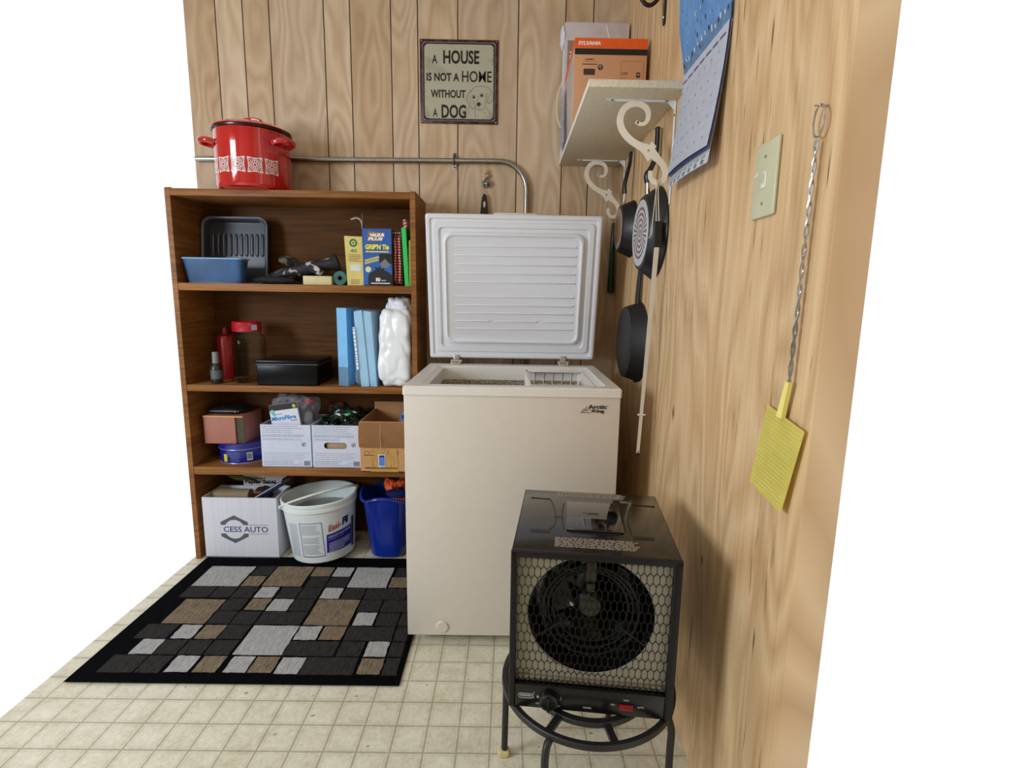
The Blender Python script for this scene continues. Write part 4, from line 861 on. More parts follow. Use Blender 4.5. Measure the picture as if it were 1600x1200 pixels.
for k in range(46):
    a = rd.random()*2*PI; r_ = rd.uniform(.55, 1); cx_, cy_ = (925+rd.uniform(-35, 35), 930+rd.uniform(-90, 90)) if k % 2 else (1155+rd.uniform(-35, 40), 870+rd.uniform(-80, 80))
    dl([(cx_, cy_), (cx_+rd.uniform(-8, 8), cy_+16)], .0006)
for cx_, cy_, r_ in ((967, 890, 17), (1066, 866, 19), (1028, 976, 27)):
    b.prism([Zs(cx_+r_*math.cos(a*PI/8), cy_+r_*.95*math.sin(a*PI/8)) for a in range(16)], (0, q_, 0), X, Z, -Y, .0004)
for k in range(60):
    e_ = rd.random(); X_, Y_ = [(345+rd.uniform(0, 30), rd.uniform(600, 1160)), (rd.uniform(360, 520), 1180-rd.uniform(0, 110)), (1190+rd.uniform(0, 20), rd.uniform(240, 480)), (rd.uniform(940, 1190), rd.uniform(1060, 1180)), (rd.uniform(540, 1180), rd.uniform(235, 290))][k % 5]
    s_ = rd.uniform(2, 7); b.prism([Zs(X_, Y_), Zs(X_+s_*1.5, Y_+s_*.4), Zs(X_+s_, Y_+s_*1.6), Zs(X_-s_*.5, Y_+s_)], (0, q_, 0), X, Z, -Y, .0003)
obj('dog_drawing_and_wear', b, M((48, 38, 32), .6), pl)
for cx_ in (sx0+.007, sx1-.007):
    for cz_ in (sz0+.007, sz1-.007): b = B(); b.lathe([(0, .002), (.002, .0018), (.0032, 0)], (cx_, sy-.0005, cz_), 12, RYX); obj('screw', b, CHROME, t)

t = thing('conduit', 'grey metal conduit pipe running along the wall and bending down behind the freezer lid', 'pipe', (-.6, -.013, 1.66))
pr = .0112
path = [(-1.77, -.0125, 1.660), (-.54, -.0125, 1.671)]+[(-.507+.115*math.sin(a), -.0125, 1.556+.115*math.cos(a)) for a in [PI/2*k/12 for k in range(1, 13)]]+[(-.392, -.0125, .62)]
b = B(); b.tube(path, pr, 16); cp = obj('pipe', b, GALV, t)
b = B(); b.tube([(-.696+.0, -.0125+.0132*math.cos(a)*1, 1.6705+.0132*math.sin(a)) for a in [PI/2+PI*k/10 for k in range(11)]], .004, 6, flat=1.6)
b.box((-.702, -.004, 1.682), (-.690, -.001, 1.702), .001); b.lathe([(0, .003), (.004, .0025), (.005, 0)], (-.696, -.004, 1.694), 12, RYX); obj('strap_clip', b, M((96, 98, 100), .35, .8), cp)
b = B(); b.box((-.704, -.004, 1.637), (-.688, -.0005, 1.654), .001); b.lathe([(0, .002), (.0035, .0018), (.004, 0)], (-.696, -.004, 1.6455), 12, RYX, mi=1); obj('pipe_clip_base', b, [M((216, 208, 192), .5), INK], cp)

t = thing('hanging_charm', 'small glittering figurine charm hung on a nail below the dog sign', 'charm', (-.568, -.01, 1.59))
b = B(); b.tube([(-.569, 0.0, 1.632), (-.569, -.018, 1.634)], .0014, 8); b.lathe([(0, .001), (.004, .001), (.004, 0)], (-.569, -.018, 1.634), 12, RYX); obj('nail', b, M((170, 150, 60), .3, .8), t)
b = B(); b.lump((-.579, -.022, 1.585), (-.562, -.006, 1.628), .006, 90, 2.4, 8, seed=2); b.lump((-.566, -.02, 1.606), (-.553, -.008, 1.618), .003, 90, 2.4, 5, seed=2); obj('figurine', b, M((196, 172, 160), .3, var=.3, scale=140), t)
b = B(); b.lump((-.584, -.026, 1.566), (-.546, -.004, 1.592), .006, 60, 2.4, 8, seed=7); obj('green_base', b, speckle((44, 50, 30), (196, 186, 172), 160, .3, 0, .3), t)
b = B(); b.lathe([(0, .003), (.0055, .003), (.006, 0)], (-.568, -.021, 1.629), 14, RYX); obj('yellow_top', b, M((216, 190, 60), .4), t)
t = thing('bottle_opener', 'black handled tool hung on the wall under the small charm, behind the freezer lid', 'tool', (-.569, -.01, 1.50))
b = B(); b.tube([(-.569, 0, 1.553), (-.569, -.014, 1.553)], .001, 6); b.tube([(-.569, -.012, 1.556), (-.569, -.012, 1.530)], .0012, 6); obj('nail', b, CHROME, t)
def ell(cx_, cz_, rx_, rz_, n=20): return [(cx_+rx_*math.cos(2*PI*k/n), cz_+rz_*math.sin(2*PI*k/n)) for k in range(n)]
b = B()
out = [(-.578, 1.528), (-.582, 1.50), (-.5875, 1.44), (-.586, 1.40), (-.552, 1.40), (-.5505, 1.44), (-.556, 1.50), (-.560, 1.528), (-.566, 1.540), (-.572, 1.540)]
b.prism(out, (0, -.006, 0), X, Z, -Y, .012); op_ = obj('handle', b, BLACK, t)
b = B(); b.prism(ell(-.569, 1.497, .0055, .013), (0, -.0182, 0), X, Z, -Y, .0006); obj('steel_inset', b, M((190, 176, 160), .35), op_)
t = thing('taper_candle', 'dark green taper candle hanging by its wick beside the corner', 'candle', (-.021, -.014, 1.28))
GC = M((16, 62, 42), .3, var=.15, coat=.3)
b = B(); b.lathe([(0, .0), (.012, .003), (.0150, .010), (.0085, .286), (.003, .297), (0, .298)], (-.0205, -.0165, 1.135), 24); obj('wax_body', b, GC, t)
b = B(); b.tube([(-.0215, -.0135, 1.432), (-.022, -.010, 1.445), (-.022, -.001, 1.447)], .0009, 6); obj('wick', b, M((60, 60, 50), .8), t)

# ---------------------------------------------------------------- shelf on the right wall with scroll brackets
t = thing('wall_shelf', 'raw particleboard shelf fixed to the right wall above the pans', 'shelf', (-.13, -.43, 1.67))
PB = speckle((206, 194, 170), (222, 212, 190), 150, .7, 0, .3, .3, .7)
b = B(); b.box((-.256, -.852, 1.6612), (-.001, -.004, 1.6798), .0008); obj('shelf_board', b, PB, t)
b = B(); b.box((-.2572, -.8522, 1.6612), (-.2561, -.004, 1.6798)); obj('white_edging', b, M((236, 232, 220), .5), t)
def bracket(y, label):
    t = thing('shelf_bracket', label, 'bracket', (-.002, y, 1.66), group='scroll brackets under the wall shelf')
    WP = M((222, 218, 210), .35, var=.02)
    b = B(); b.box((-.196, y-.006, 1.6588), (-.0015, y+.006, 1.6608), .0005); b.box((-.0042, y-.006, 1.385), (-.0016, y+.006, 1.659), .0006); b.box((-.005, y-.0012, 1.395), (-.0035, y+.0012, 1.655)); b.box((-.186, y-.0012, 1.6562), (-.004, y+.0012, 1.6590))
    b.prism([(-.0045, 1.6562), (-.0045, 1.636), (-.026, 1.6562)], (0, y-.0008, 0), X, Z, Y, .0016); mb = obj('metal_angle', b, M((226, 230, 234), .3), t)
    for sx_ in (-.180, -.028): b = B(); b.lathe([(0, -.0022), (.003, -.002), (.0042, 0)], (sx_, y-.0035, 1.6588), 12); obj('screw', b, M((110, 110, 115), .3, .9), mb)
    b = B(); b.lathe([(0, .0022), (.0025, .002), (.0036, 0)], (-.0042, y-.003, 1.622), 12, RYY); obj('screw', b, M((110, 110, 115), .3, .9), mb)
    pts = smoothpts([(-.107, 1.602), (-.094, 1.597), (-.082, 1.603), (-.076, 1.620), (-.083, 1.640), (-.103, 1.6495), (-.128, 1.648), (-.147, 1.634), (-.155, 1.610), (-.149, 1.585), (-.131, 1.562), (-.106, 1.545), (-.075, 1.530), (-.048, 1.510), (-.027, 1.490), (-.019, 1.466), (-.028, 1.447), (-.048, 1.442), (-.061, 1.456), (-.062, 1.474)], 4)
    n_ = len(pts); ws = []
    for i in range(n_):
        u = i/(n_-1); ws.append(.0075+.010*min(1, u/.35)*(1 if u < .62 else max(.25, 1-(u-.62)/.38*.75))+.013*math.exp(-((u-.645)/.035)**2))
    b = B(); strip(b, [tuple(p) for p in pts], ws, (0, y+.0035, 0), X, Z, -Y, .007)
    b.lathe([(0, 0), (.0045, 0), (.0045, .007), (0, .007)], (-.107, y+.0035, 1.602), 14, RYX)
    for pr_ in ([(-.085, 1.521), (-.070, 1.500), (-.058, 1.512), (-.068, 1.528)], [(-.075, 1.530), (-.064, 1.552), (-.050, 1.540), (-.058, 1.522)]): b.prism(pr_, (0, y+.0034, 0), X, Z, -Y, .0068)
    sb = obj('scroll_brace', b, M((240, 230, 212), .35, var=.02), t)
    b = B(); b.lathe([(0, .0016), (.0028, .0013), (.004, 0)], (-.072, y-.0035, 1.5275), 14, RYX); obj('brass_screw', b, M((206, 186, 120), .35, .6), sb)
    return t
bracket(-.765, 'white scroll shelf bracket at the near end of the wall shelf')
bracket(-.107, 'white scroll shelf bracket at the far end of the wall shelf by the corner')

SH = 1.6805
t = thing('light_fixture_box', 'tan and orange light fixture carton standing on the wall shelf', 'box', (-.135, -.27, SH))
x0, x1, y0, y1, z0, z1 = -.253, -.014, -.443, -.115, SH, 1.958
CB = M((206, 152, 112), .6, var=.04, scale=12); ORA = M((232, 92, 26), .45)
b = B(); b.box((x0, y0, z0), (x1, y1, z1), .001); bb = obj('carton', b, CB, t)
zo = z1-.030
b = B(); b.box((x0-.0005, y0-.0006, zo), (x1+.0005, y0, z1+.0003)); b.box((x0-.0006, y0-.0005, zo+.006), (x0, y1, z1)); obj('orange_band', b, ORA, bb)
b = B(); b.box((x0-.0003, y0-.0007, zo-.020), (x1+.0003, y0, zo-.0015)); obj('black_band', b, M((30, 20, 18), .4), bb)
b = B(); b.box((x0-.0007, y0+.004, z0+.002), (x0-.0001, y1-.004, zo+.002)); obj('grey_side_print', b, M((192, 176, 168), .45, var=.15, scale=10), bb)
b = B(); text_bm(b, 'SYLVANIA', (x0+.010, y0-.0006, zo+.0085), X, Z, .075, .012, bold=.05, shear=.12); obj('brand_lettering', b, M((236, 226, 218), .5), bb)
BR = M((70, 46, 36), .6)
b = B(); text_bm(b, 'ASSEMBLY', (x0+.033, y0, zo-.037), X, Z, .034, .005, bold=.02); dashes(b, (x0+.026, y0, zo-.053), X, Z, .05, .008, 1, lh=.003, ragged=0, seed=90)
b.box((x0+.026, y0-.0003, zo-.0415), (x0+.072, y0, zo-.0408)); b.prism([(.031, -.082), (.068, -.082), (.069, -.066), (.067, -.063), (.032, -.063), (.030, -.066)], (x0, y0, zo), X, Z, -Y, .0005)
b.box((x0+.048, y0-.0003, zo-.108), (x0+.0492, y0, zo-.098)); dashes(b, (x0+.061, y0, zo-.131), X, Z, .058, .016, 3, lh=.0028, ragged=.1, seed=91); b.box((x0+.0575, y0-.0003, zo-.123), (x0+.0588, y0, zo-.116))
b.box((x0+.028, y0-.0005, zo-.166), (x0+.052, y0, zo-.152)); obj('assembly_diagram', b, BR, bb)
b = B(); b.prism(ell(x0+.086, zo-.058, .009, .009), (0, y0, 0), X, Z, -Y, .0004); sd = obj('round_icon', b, M((34, 34, 46), .5), bb)
b = B(); strip(b, [(x0+.0805, zo-.058), (x0+.084, zo-.053), (x0+.0885, zo-.053), (x0+.0915, zo-.058)], .0014, (0, y0-.0004, 0), X, Z, -Y, .0003); b.box((x0+.0853, y0-.0007, zo-.065), (x0+.0868, y0-.0004, zo-.056)); obj('icon_mark', b, M((220, 190, 160), .5), sd)
b = B(); b.prism([(.040, -.137), (.058, -.137), (.056, -.126), (.050, -.118), (.048, -.118), (.042, -.126)], (x0, y0, zo), X, Z, -Y, .0004); b.prism([(.0485, -.117), (.0505, -.108), (.0465, -.108)], (x0, y0, zo), X, Z, -Y, .0004); obj('lamp_picture', b, M((230, 214, 200), .5), bb)
b = B(); xf0, xf1, zf = x0+.155, x1-.010, zo-.038
b.tube([(xf0, y0-.0001, z0+.01), (xf0, y0-.0001, zf-.004), (xf0+.004, y0-.0001, zf), (xf1-.004, y0-.0001, zf), (xf1, y0-.0001, zf-.004), (xf1, y0-.0001, z0+.01)], .0004, 4); text_bm(b, 'LED', (xf0+.003, y0, zf-.042), X, Z, .020, .008, bold=.01); text_bm(b, '60\'', (xf0+.003, y0, zf-.070), X, Z, .019, .011, bold=.015)
b.box((xf0+.003, y0-.0003, zf-.0525), (xf0+.020, y0, zf-.0517)); b.tube([(xf0+.032, y0-.0001, zf-.057), (xf0+.042, y0-.0001, zf-.057), (xf0+.042, y0-.0001, zf-.066), (xf0+.032, y0-.0001, zf-.066)], .0004, 4, closed=True); dashes(b, (xf0+.046, y0, zf-.066), X, Z, .02, .006, 1, lh=.002, seed=92)
b.box((xf0+.003, y0-.0003, zf-.083), (xf0+.02, y0, zf-.0785)); obj('print_panel', b, BR, bb)
b = B(); b.box((xf0+.051, y0-.0004, zf-.050), (xf0+.064, y0, zf-.034)); b.box((xf0+.026, y0-.0004, zf-.084), (xf0+.046, y0, zf-.078)); bl_ = obj('dark_label', b, M((40, 44, 60), .5), bb)
b = B(); b.box((xf0+.054, y0-.0007, zf-.043), (xf0+.061, y0-.0004, zf-.039)); obj('label_print', b, M((200, 180, 160), .5), bl_)

t = thing('flat_carton', 'white flat carton with a blue and brown label at the back of the wall shelf', 'box', (-.13, -.06, SH))
x0, x1, y0, y1, z1 = -.256, -.008, -.100, -.024, 2.165
b = B(); b.box((x0, y0, SH), (x1, y1, z1), .0015); fb = obj('carton', b, M((206, 196, 198), .5, var=.05), t)
b = B(); b.box((x0-.0012, y0+.001, SH+.001), (x0-.0002, y1, z1-.001)); obj('white_side', b, M((226, 228, 240), .4), fb)
b = B(); b.box((x0+.010, y0-.0006, z1-.20), (x0+.040, y0, z1-.065)); b2_ = obj('brown_label', b, M((158, 126, 114), .5), fb)
b = B(); text_bm(b, 'NOI', (x0+.036, y0-.0008, z1-.17), Z, -X, .065, .018, bold=.03); obj('label_lettering', b, M((224, 212, 206), .5), b2_)
b = B(); b.box((x0+.040, y0-.0006, z1-.20), (x0+.062, y0, z1-.065)); obj('blue_stripe', b, M((50, 110, 160), .5), fb)
b = B(); b.prism([(.155, 0), (.160, 0), (.174, -.045), (.168, -.045)], (x0, y0, z1-.010), X, Z, -Y, .0005); obj('packing_tape', b, M((232, 226, 228), .25), fb)
b = B(); b.tube(smoothpts([(x0-.001, -.06, 1.965), (x0-.016, -.062, 1.93), (x0-.023, -.062, 1.885), (x0-.020, -.062, 1.835), (x0-.008, -.06, 1.800), (x0-.001, -.06, 1.792)]), .0022, 8); obj('carry_loop', b, M((232, 216, 188), .5), fb)
b = B(); b.lump((x0-.014, y0-.002, z1-.085), (x0+.002, y1-.01, z1-.002), .006, 40, 2.5, 8, seed=2, ridge=1); obj('torn_corner', b, M((224, 226, 238), .5), fb)
t = thing('plastic_wrap', 'crumpled clear wrap squeezed between the two cartons on the wall shelf', 'plastic wrap', (-.262, -.15, SH))
b = B(); b.grid(8, 22, lambda u, v: V(-.2605-.010*abs(noise.noise((u*3, v*5, 2)))-.004*(1-v), -.112-.17*u*(1-.5*v), SH+.002+v*.215)+V(-.006*abs(noise.noise((u*7, v*13, 5))), 0, .0), .0006); wr = obj('film', b, M((222, 222, 234), .25, var=.08, scale=20), t)

# ---------------------------------------------------------------- pans on the right wall
PAN = M((26, 28, 32), .38, var=.1); PANIN = M((30, 30, 32), .35)
def pan_base_mat():
    m, nt, b_ = newmat('pan_base_pattern'); q = NB(nt); tc = q.n('ShaderNodeTexCoord'); mp = q.n('ShaderNodeMapping'); q.l(tc.outputs['Object'], mp.inputs[0]); mp.inputs['Location'].default_value = (0, 0, 0)
    sx = q.n('ShaderNodeSeparateXYZ'); q.l(mp.outputs[0], sx.inputs[0]); y_, z_ = sx.outputs[1], sx.outputs[2]
    r = q.math('SQRT', q.math('ADD', q.math('MULTIPLY', y_, y_), q.math('MULTIPLY', z_, z_))); a = q.math('ARCTAN2', z_, y_)
    s1 = q.math('SINE', q.math('ADD', q.math('MULTIPLY', a, 14), q.math('MULTIPLY', r, 190))); s2_ = q.math('SINE', q.math('SUBTRACT', q.math('MULTIPLY', a, 14), q.math('MULTIPLY', r, 190)))
    k = q.math('MULTIPLY', s1, s2_); q.l(q.ramp(q.math('ADD', q.math('MULTIPLY', k, .5), .5), [(.46, (52, 42, 46)), (.56, (216, 206, 208))]), b_.inputs['Base Color']); b_.inputs['Roughness'].default_value = .4; return m
PBM = pan_base_mat()
def handle(b, pts, rr, flat=.7): b.tube(smoothpts(pts, 5), rr if not isinstance(rr, list) else [rr[0]+(rr[1]-rr[0])*i/((len(pts)-1)*5) for i in range((len(pts)-1)*5+1)], 12, flat=flat)
# pan A
t = thing('frying_pan', 'smallest dark non-stick pan, farthest along the row, hung by a black handle with steel ferrule', 'pan', (-.03, -.285, 1.373), group='non-stick pans on the right wall')
c1 = (-.052, -.285, 1.373)
b = B(); b.lathe([(0, 0), (.078, 0), (.084, -.003), (.102, -.046), (.104, -.048), (.101, -.049), (.082, -.006), (0, -.004)], c1, 56, RYY); pb_ = obj('pan_body', b, PAN, t)
b = B(); b.lathe([(.052, .0008), (.074, .0008), (.074, 0)], c1, 56, RYY); obj('base_ring', b, M((150, 140, 136), .35), pb_)
b = B(); b.lathe([(0, .0006), (.052, .0006)], c1, 56, RYY); obj('base_disc', b, M((176, 142, 112), .35, .6), pb_)
b = B(); b.tube([(-.036, -.285, 1.468), (-.034, -.285, 1.505)], .009, 14, flat=.7); obj('ferrule', b, CHROME, t)
b = B(); handle(b, [(-.034, -.285, 1.500), (-.036, -.285, 1.53), (-.028, -.285, 1.57), (-.019, -.283, 1.61), (-.017, -.282, 1.648)], [.0125, .0085]); hd = obj('handle', b, M((12, 13, 16), .35), t)
b = B(); b.tube([(0, -.282, 1.650), (-.02, -.282, 1.646), (-.026, -.282, 1.650)], .0014, 8); obj('nail', b, CHROME, t)
# pan B
t = thing('frying_pan', 'large non-stick frying pan with a patterned silver base, nearest under the wall shelf', 'pan', (-.05, -.63, 1.318), group='non-stick pans on the right wall')
c2 = (0, 0, 0); root2 = t
b = B(); b.lathe([(0, 0), (.104, 0), (.110, -.002), (.138, -.042), (.141, -.045), (.137, -.046), (.108, -.006), (0, -.004)], c2, 72, RYY); pb_ = obj('pan_body', b, PAN, t, local=True)
b = B(); b.lathe([(.082, .0008), (.100, .0008), (.1005, 0)], c2, 72, RYY); obj('base_ring', b, M((196, 198, 206), .4, .1), pb_, local=True)
b = B(); b.lathe([(0, .0006), (.082, .0006)], c2, 72, RYY); obj('base_disc', b, PBM, pb_, local=True)
b = B(); b.tube([(-.034, -.630, 1.432), (-.036, -.630, 1.478)], .010, 14, flat=.7); obj('ferrule', b, CHROME, t)
b = B(); handle(b, [(-.036, -.63, 1.470), (-.040, -.632, 1.492), (-.030, -.634, 1.508), (-.018, -.636, 1.54), (-.015, -.638, 1.58), (-.016, -.64, 1.628)], [.0125, .010]); obj('handle', b, M((12, 13, 16), .35), t)
b = B(); b.tube([(0, -.64, 1.625), (-.03, -.64, 1.622), (-.034, -.64, 1.627)], .0014, 8); obj('nail', b, CHROME, t)
# cast iron
t = thing('cast_iron_skillet', 'black cast iron skillet hanging lowest beside the freezer', 'pan', (-.03, -.485, .965))
CI = M((22, 22, 26), .5, var=.2, scale=120, bump=.3); c3 = (-.056, -.485, .965)
b = B(); b.lathe([(0, 0), (.116, 0), (.122, -.003), (.138, -.050), (.140, -.053), (.136, -.054), (.119, -.007), (0, -.005)], c3, 72, RYY); pb_ = obj('pan_body', b, CI, t)
b = B(); b.lump((-.012, -.50, .822), (-.002, -.47, .838), .001, 40, 2.5, 5); obj('pour_lip', b, CI, pb_)
b = B(); handle(b, [(-.010, -.487, 1.09), (-.013, -.488, 1.115), (-.012, -.49, 1.16), (-.010, -.492, 1.215), (-.010, -.492, 1.235)], [.016, .010], .55); obj('handle', b, CI, t)
b = B(); b.tube([(0, -.492, 1.222), (-.02, -.492, 1.220), (-.024, -.492, 1.224)], .0014, 8); obj('nail', b, CHROME, t)

# ---------------------------------------------------------------- long stick hung from the near bracket
t = thing('window_stick', 'long off-white flat stick with a black grip tied by string to the near bracket', 'stick', (-.04, -.765, 1.0))
top, bot = V(-.0335, -.772, 1.27), V(-.0545, -.772, .648); ax = (bot-top).normalized()
b = B(); sd = X
b.prism([(0, -.0068), (.0, .0068), (.622, .0045), (.622, -.0045)], top+Y*.0, ax, X, -Y, .0035); stc = obj('flat_bar', b, M((212, 204, 190), .4, var=.04), t)
b = B(); b.box((-.045, -.777, 1.262), (-.020, -.764, 1.336), .004, 3); obj('black_grip', b, BLACK_M, t)
b = B(); b.tube([(-.038, -.770, 1.330), (-.043, -.7720, 1.40), (-.046, -.7722, 1.446)], .0014, 6); b.tube([(-.030, -.770, 1.332), (-.037, -.7724, 1.40), (-.040, -.7724, 1.442)], .0014, 6); b.tube([(-.056, -.773, 1.425), (-.043, -.774, 1.43), (-.040, -.774, 1.448), (-.048, -.774, 1.452), (-.044, -.774, 1.428), (-.052, -.774, 1.30), (-.058, -.774, 1.288)], .0012, 6); obj('string', b, M((226, 216, 196), .7), t)
b = B(); b.box((-.062, -.7775, .766), (-.038, -.7705, .771), .001); obj('clear_band', b, M((220, 216, 204), .2), stc)
b = B(); b.tube([(-.054, -.774, .655), (-.0545, -.774, .640), (-.060, -.775, .636), (-.062, -.775, .642)], .0022, 8); b.tube([(-.054, -.774, .648), (-.049, -.775, .641)], .002, 8); obj('end_hook', b, M((60, 54, 50), .3, .7), stc)

# ---------------------------------------------------------------- calendar
def cal_mat():
    m, nt, b_ = newmat('calendar_page'); q = NB(nt); tc = q.n('ShaderNodeTexCoord'); sx = q.n('ShaderNodeSeparateXYZ'); q.l(tc.outputs['Object'], sx.inputs[0])
    f = lambda s_, k, o: q.math('LESS_THAN', q.math('FRACT', q.math('MULTIPLY', q.math('ADD', s_, o), 1/k)), .03)
    g = q.math('MAXIMUM', f(sx.outputs[1], .0425, 5), f(sx.outputs[2], .043, 5.01))
    q.l(q.mix(q.math('MULTIPLY', g, .2), lin((228, 230, 240)), lin((130, 134, 160))), b_.inputs['Base Color']); b_.inputs['Roughness'].default_value = .6; return m
def sky_mat():
    m, nt, b_ = newmat('calendar_picture'); q = NB(nt); n = q.noise(q.coord((1, 40, 14)), 1, 3)
    col = q.ramp(n, [(.3, (120, 178, 236)), (.7, (146, 198, 244))]); sp = q.noise(q.coord((1, 110, 50), (0, 3, 1)), 1, 1)
    col = q.mix(q.ramp(sp, [(.70, (0, 0, 0, 1)), (.73, (1, 1, 1, 1))]), col, lin((120, 60, 80))); q.l(col, b_.inputs['Base Color']); b_.inputs['Roughness'].default_value = .35; return m
t = thing('wall_calendar', 'open wall calendar with a blue picture curling off the right wall', 'calendar', (0, -.99, 1.69))
ya, yb = -.845, -1.142
def cx_of(v, extra=0):   # v 0 at the bottom edge, 1 at the fold
    return -.004-.026*(1-v)**1.6-extra
def page(z0, z1, off, bow=.0, ysh=0):
    return lambda u, v: V(cx_of(v, off)-bow*math.sin(PI*u)*(1-v), ya+(yb-ya)*u+ysh*(1-v), z0+(z1-z0)*v-.0)
b = B(); b.grid(10, 14, page(1.412, 1.692, 0, .006, .012), .0008); bk = obj('back_page', b, M((228, 232, 244), .5, var=.02), t)
b = B(); b.grid(10, 14, page(1.440, 1.692, .0025, .008, .008), .0008); obj('middle_pages', b, M((70, 84, 140), .5), t)
b = B(); b.grid(10, 14, page(1.446, 1.692, .0050, .009, .008), .0008); pg = obj('month_page', b, cal_mat(), t)
b = B()
for k in range(7):
    P0 = page(1.446, 1.692, .0062, .009, .008); u0 = .03+.138*k
    b.grid(3, 1, lambda u, v: P0(u0+u*.10, .905+v*.018))
obj('weekday_bars', b, M((96, 84, 140), .5), pg)
b = B(); rd = random.Random(4)
for r in range(5):
    for c_ in range(7):
        P0 = page(1.446, 1.692, .0062, .009, .008); u0 = .03+.138*c_; v0 = .80-.175*r; b.grid(1, 1, lambda u, v: P0(u0+u*.022, v0+v*.018))
obj('day_numbers', b, M((170, 174, 192), .5), pg)
b = B()
for k in range(7):
    P0 = page(1.412, 1.692, .0012, .006, .012); u0 = .08+.13*k
    b.grid(2, 1, lambda u, v: P0(u0+u*.07, .055+v*.022), mi=0); b.grid(2, 1, lambda u, v: P0(u0+.01+u*.05, .030+v*.010), mi=1); b.grid(2, 1, lambda u, v: P0(u0+.01+u*.05, .012+v*.010), mi=1)
obj('footer_print', b, [M((150, 178, 160), .5), M((70, 80, 110), .5)], bk)
def pic(u, v): return V(-.005-.020*math.sin(PI*v*.8)*(1-u)**1.3-.006*math.sin(PI*v), ya+(yb-ya)*u, 1.6935+.29*v)
b = B(); b.grid(10, 12, pic, .0012); pc = obj('picture_page', b, sky_mat(), t)
b = B(); b.grid(10, 2, lambda u, v: pic(u, v*.105)+V(-.0015, 0, 0)); obj('picture_foreground', b, M((84, 126, 168), .4, var=.3, scale=60), pc)
b = B(); rd = random.Random(17)
for k in range(34):
    u0, v0 = rd.random()*.95, .12+rd.random()*.75; s_ = rd.uniform(.012, .025)
    b.grid(1, 1, lambda u, v: pic(u0+u*s_*.6, v0+v*s_*1.6)+V(-.0018, 0, 0), mi=k % 3)
for k in range(16):
    u0 = .04+k*.06+rd.uniform(-.02, .02); v0 = .04+rd.random()*.07; h0 = rd.uniform(.015, .05); b.grid(1, 1, lambda u, v: pic(u0+u*.022, v0+v*h0)+V(-.0022, 0, 0), mi=2 if k % 3 else 1)
obj('tiny_figures', b, [M((206, 90, 90), .5), M((48, 58, 90), .5), M((206, 214, 224), .5)], pc)
b = B(); b.tube([(0, -.99, 1.985), (-.012, -.99, 1.985)], .0015, 8); b.lathe([(0, .001), (.004, .001), (.004, 0)], (-.012, -.99, 1.985), 12, RYY); obj('nail', b, CHROME, t)

# ---------------------------------------------------------------- coat hook, switch, fly swatter
t = thing('coat_hook', 'black metal coat hook at the top of the right wall', 'hook', (-.003, -.592, 2.0))
b = B(); b.prism([(-.009, 1.938), (-.006, 1.932), (.006, 1.932), (.009, 1.938), (.009, 2.16), (-.009, 2.16)], (-.001, -.592, 0), Y, Z, -X, .005); pl = obj('back_plate', b, BLACK, t)
b = B(); b.tube(smoothpts([(-.005, -.592, 2.055), (-.018, -.592, 2.014), (-.042, -.592, 1.987), (-.066, -.592, 1.992), (-.088, -.592, 2.03), (-.098, -.592, 2.075), (-.096, -.592, 2.10)]), .0062, 12); b.lump((-.104, -.6, 2.095), (-.088, -.584, 2.111), 0, 1, 2.2, 5); obj('hook_arm', b, BLACK, t)
b = B(); b.lathe([(0, .0018), (.003, .0014), (.004, 0)], (-.006, -.592, 1.953), 12, RYY); obj('screw', b, CHROME, pl)
t = thing('light_switch', 'pale light switch plate on the right wall', 'light switch', (-.003, -1.359, 1.328))
ALM = M((198, 196, 166), .3, var=.02)
b = B(); b.box((-.007, -1.4015, 1.264), (-.0005, -1.3165, 1.394), .003, 3); wp = obj('wall_plate', b, ALM, t)
b = B(); b.box((-.0085, -1.369, 1.314), (-.0068, -1.349, 1.343), .0008); b.prism([(-.007, 1.322), (-.022, 1.332), (-.020, 1.339), (-.007, 1.337)], (0, -1.3645, 0), X, Z, Y, .011); obj('toggle', b, M((222, 220, 202), .3), t)
for z_ in (1.288, 1.368): b = B(); b.lathe([(0, .0012), (.0025, .001), (.0032, 0)], (-.007, -1.359, z_), 12, RYY); b.box((-.0085, -1.3612, z_-.0004), (-.0079, -1.3568, z_+.0004)); obj('screw', b, M((150, 146, 120), .3, .5), wp)
t = thing('fly_swatter', 'yellow plastic fly swatter with a twisted wire handle hung at the right edge', 'fly swatter', (-.015, -1.51, .95))
YEL = M((238, 228, 128), .4, var=.03)
def yz(pts): return pts
b = B(); poly = [(-1.461, .943), (-1.435, .796), (-1.549, .783), (-1.582, .905), (-1.510, .940)]
N_ = 16
def sw(u, v):
    a = Vector(poly[0]).lerp(Vector((-1.580, .925)), u); c_ = Vector(poly[1]).lerp(Vector(poly[2]), u); p = a.lerp(c_, v); return V(-.013-.006*v, p.x, p.y)
b.grid(8, 8, sw, .0014); bl_ = obj('blade', b, YEL, t)
b = B()
for k in range(1, 22): p0, p1 = sw(0.02, k/22), sw(.98, k/22-.03 if k > 1 else 0); b.tube([p0-X*.0006, p1-X*.0006], .0008, 4)
obj('blade_ribs', b, M((226, 214, 112), .4), bl_)
b = B(); b.prism([(-.008, 0), (.008, 0), (.0055, .062), (-.0055, .062)], (-.0135, -1.515, .932), V(-.15, 1, 0)*0+Y, (Z-Y*.25).normalized(), -X, .007); obj('socket', b, YEL, bl_)
b = B()
for ph in (0, PI): b.tube([(-.0165+.0022*math.cos(ph+k*.55), -1.5295-.0001*k+.0022*math.sin(ph+k*.55), .988+k*.0052) for k in range(70)], .0017, 6)
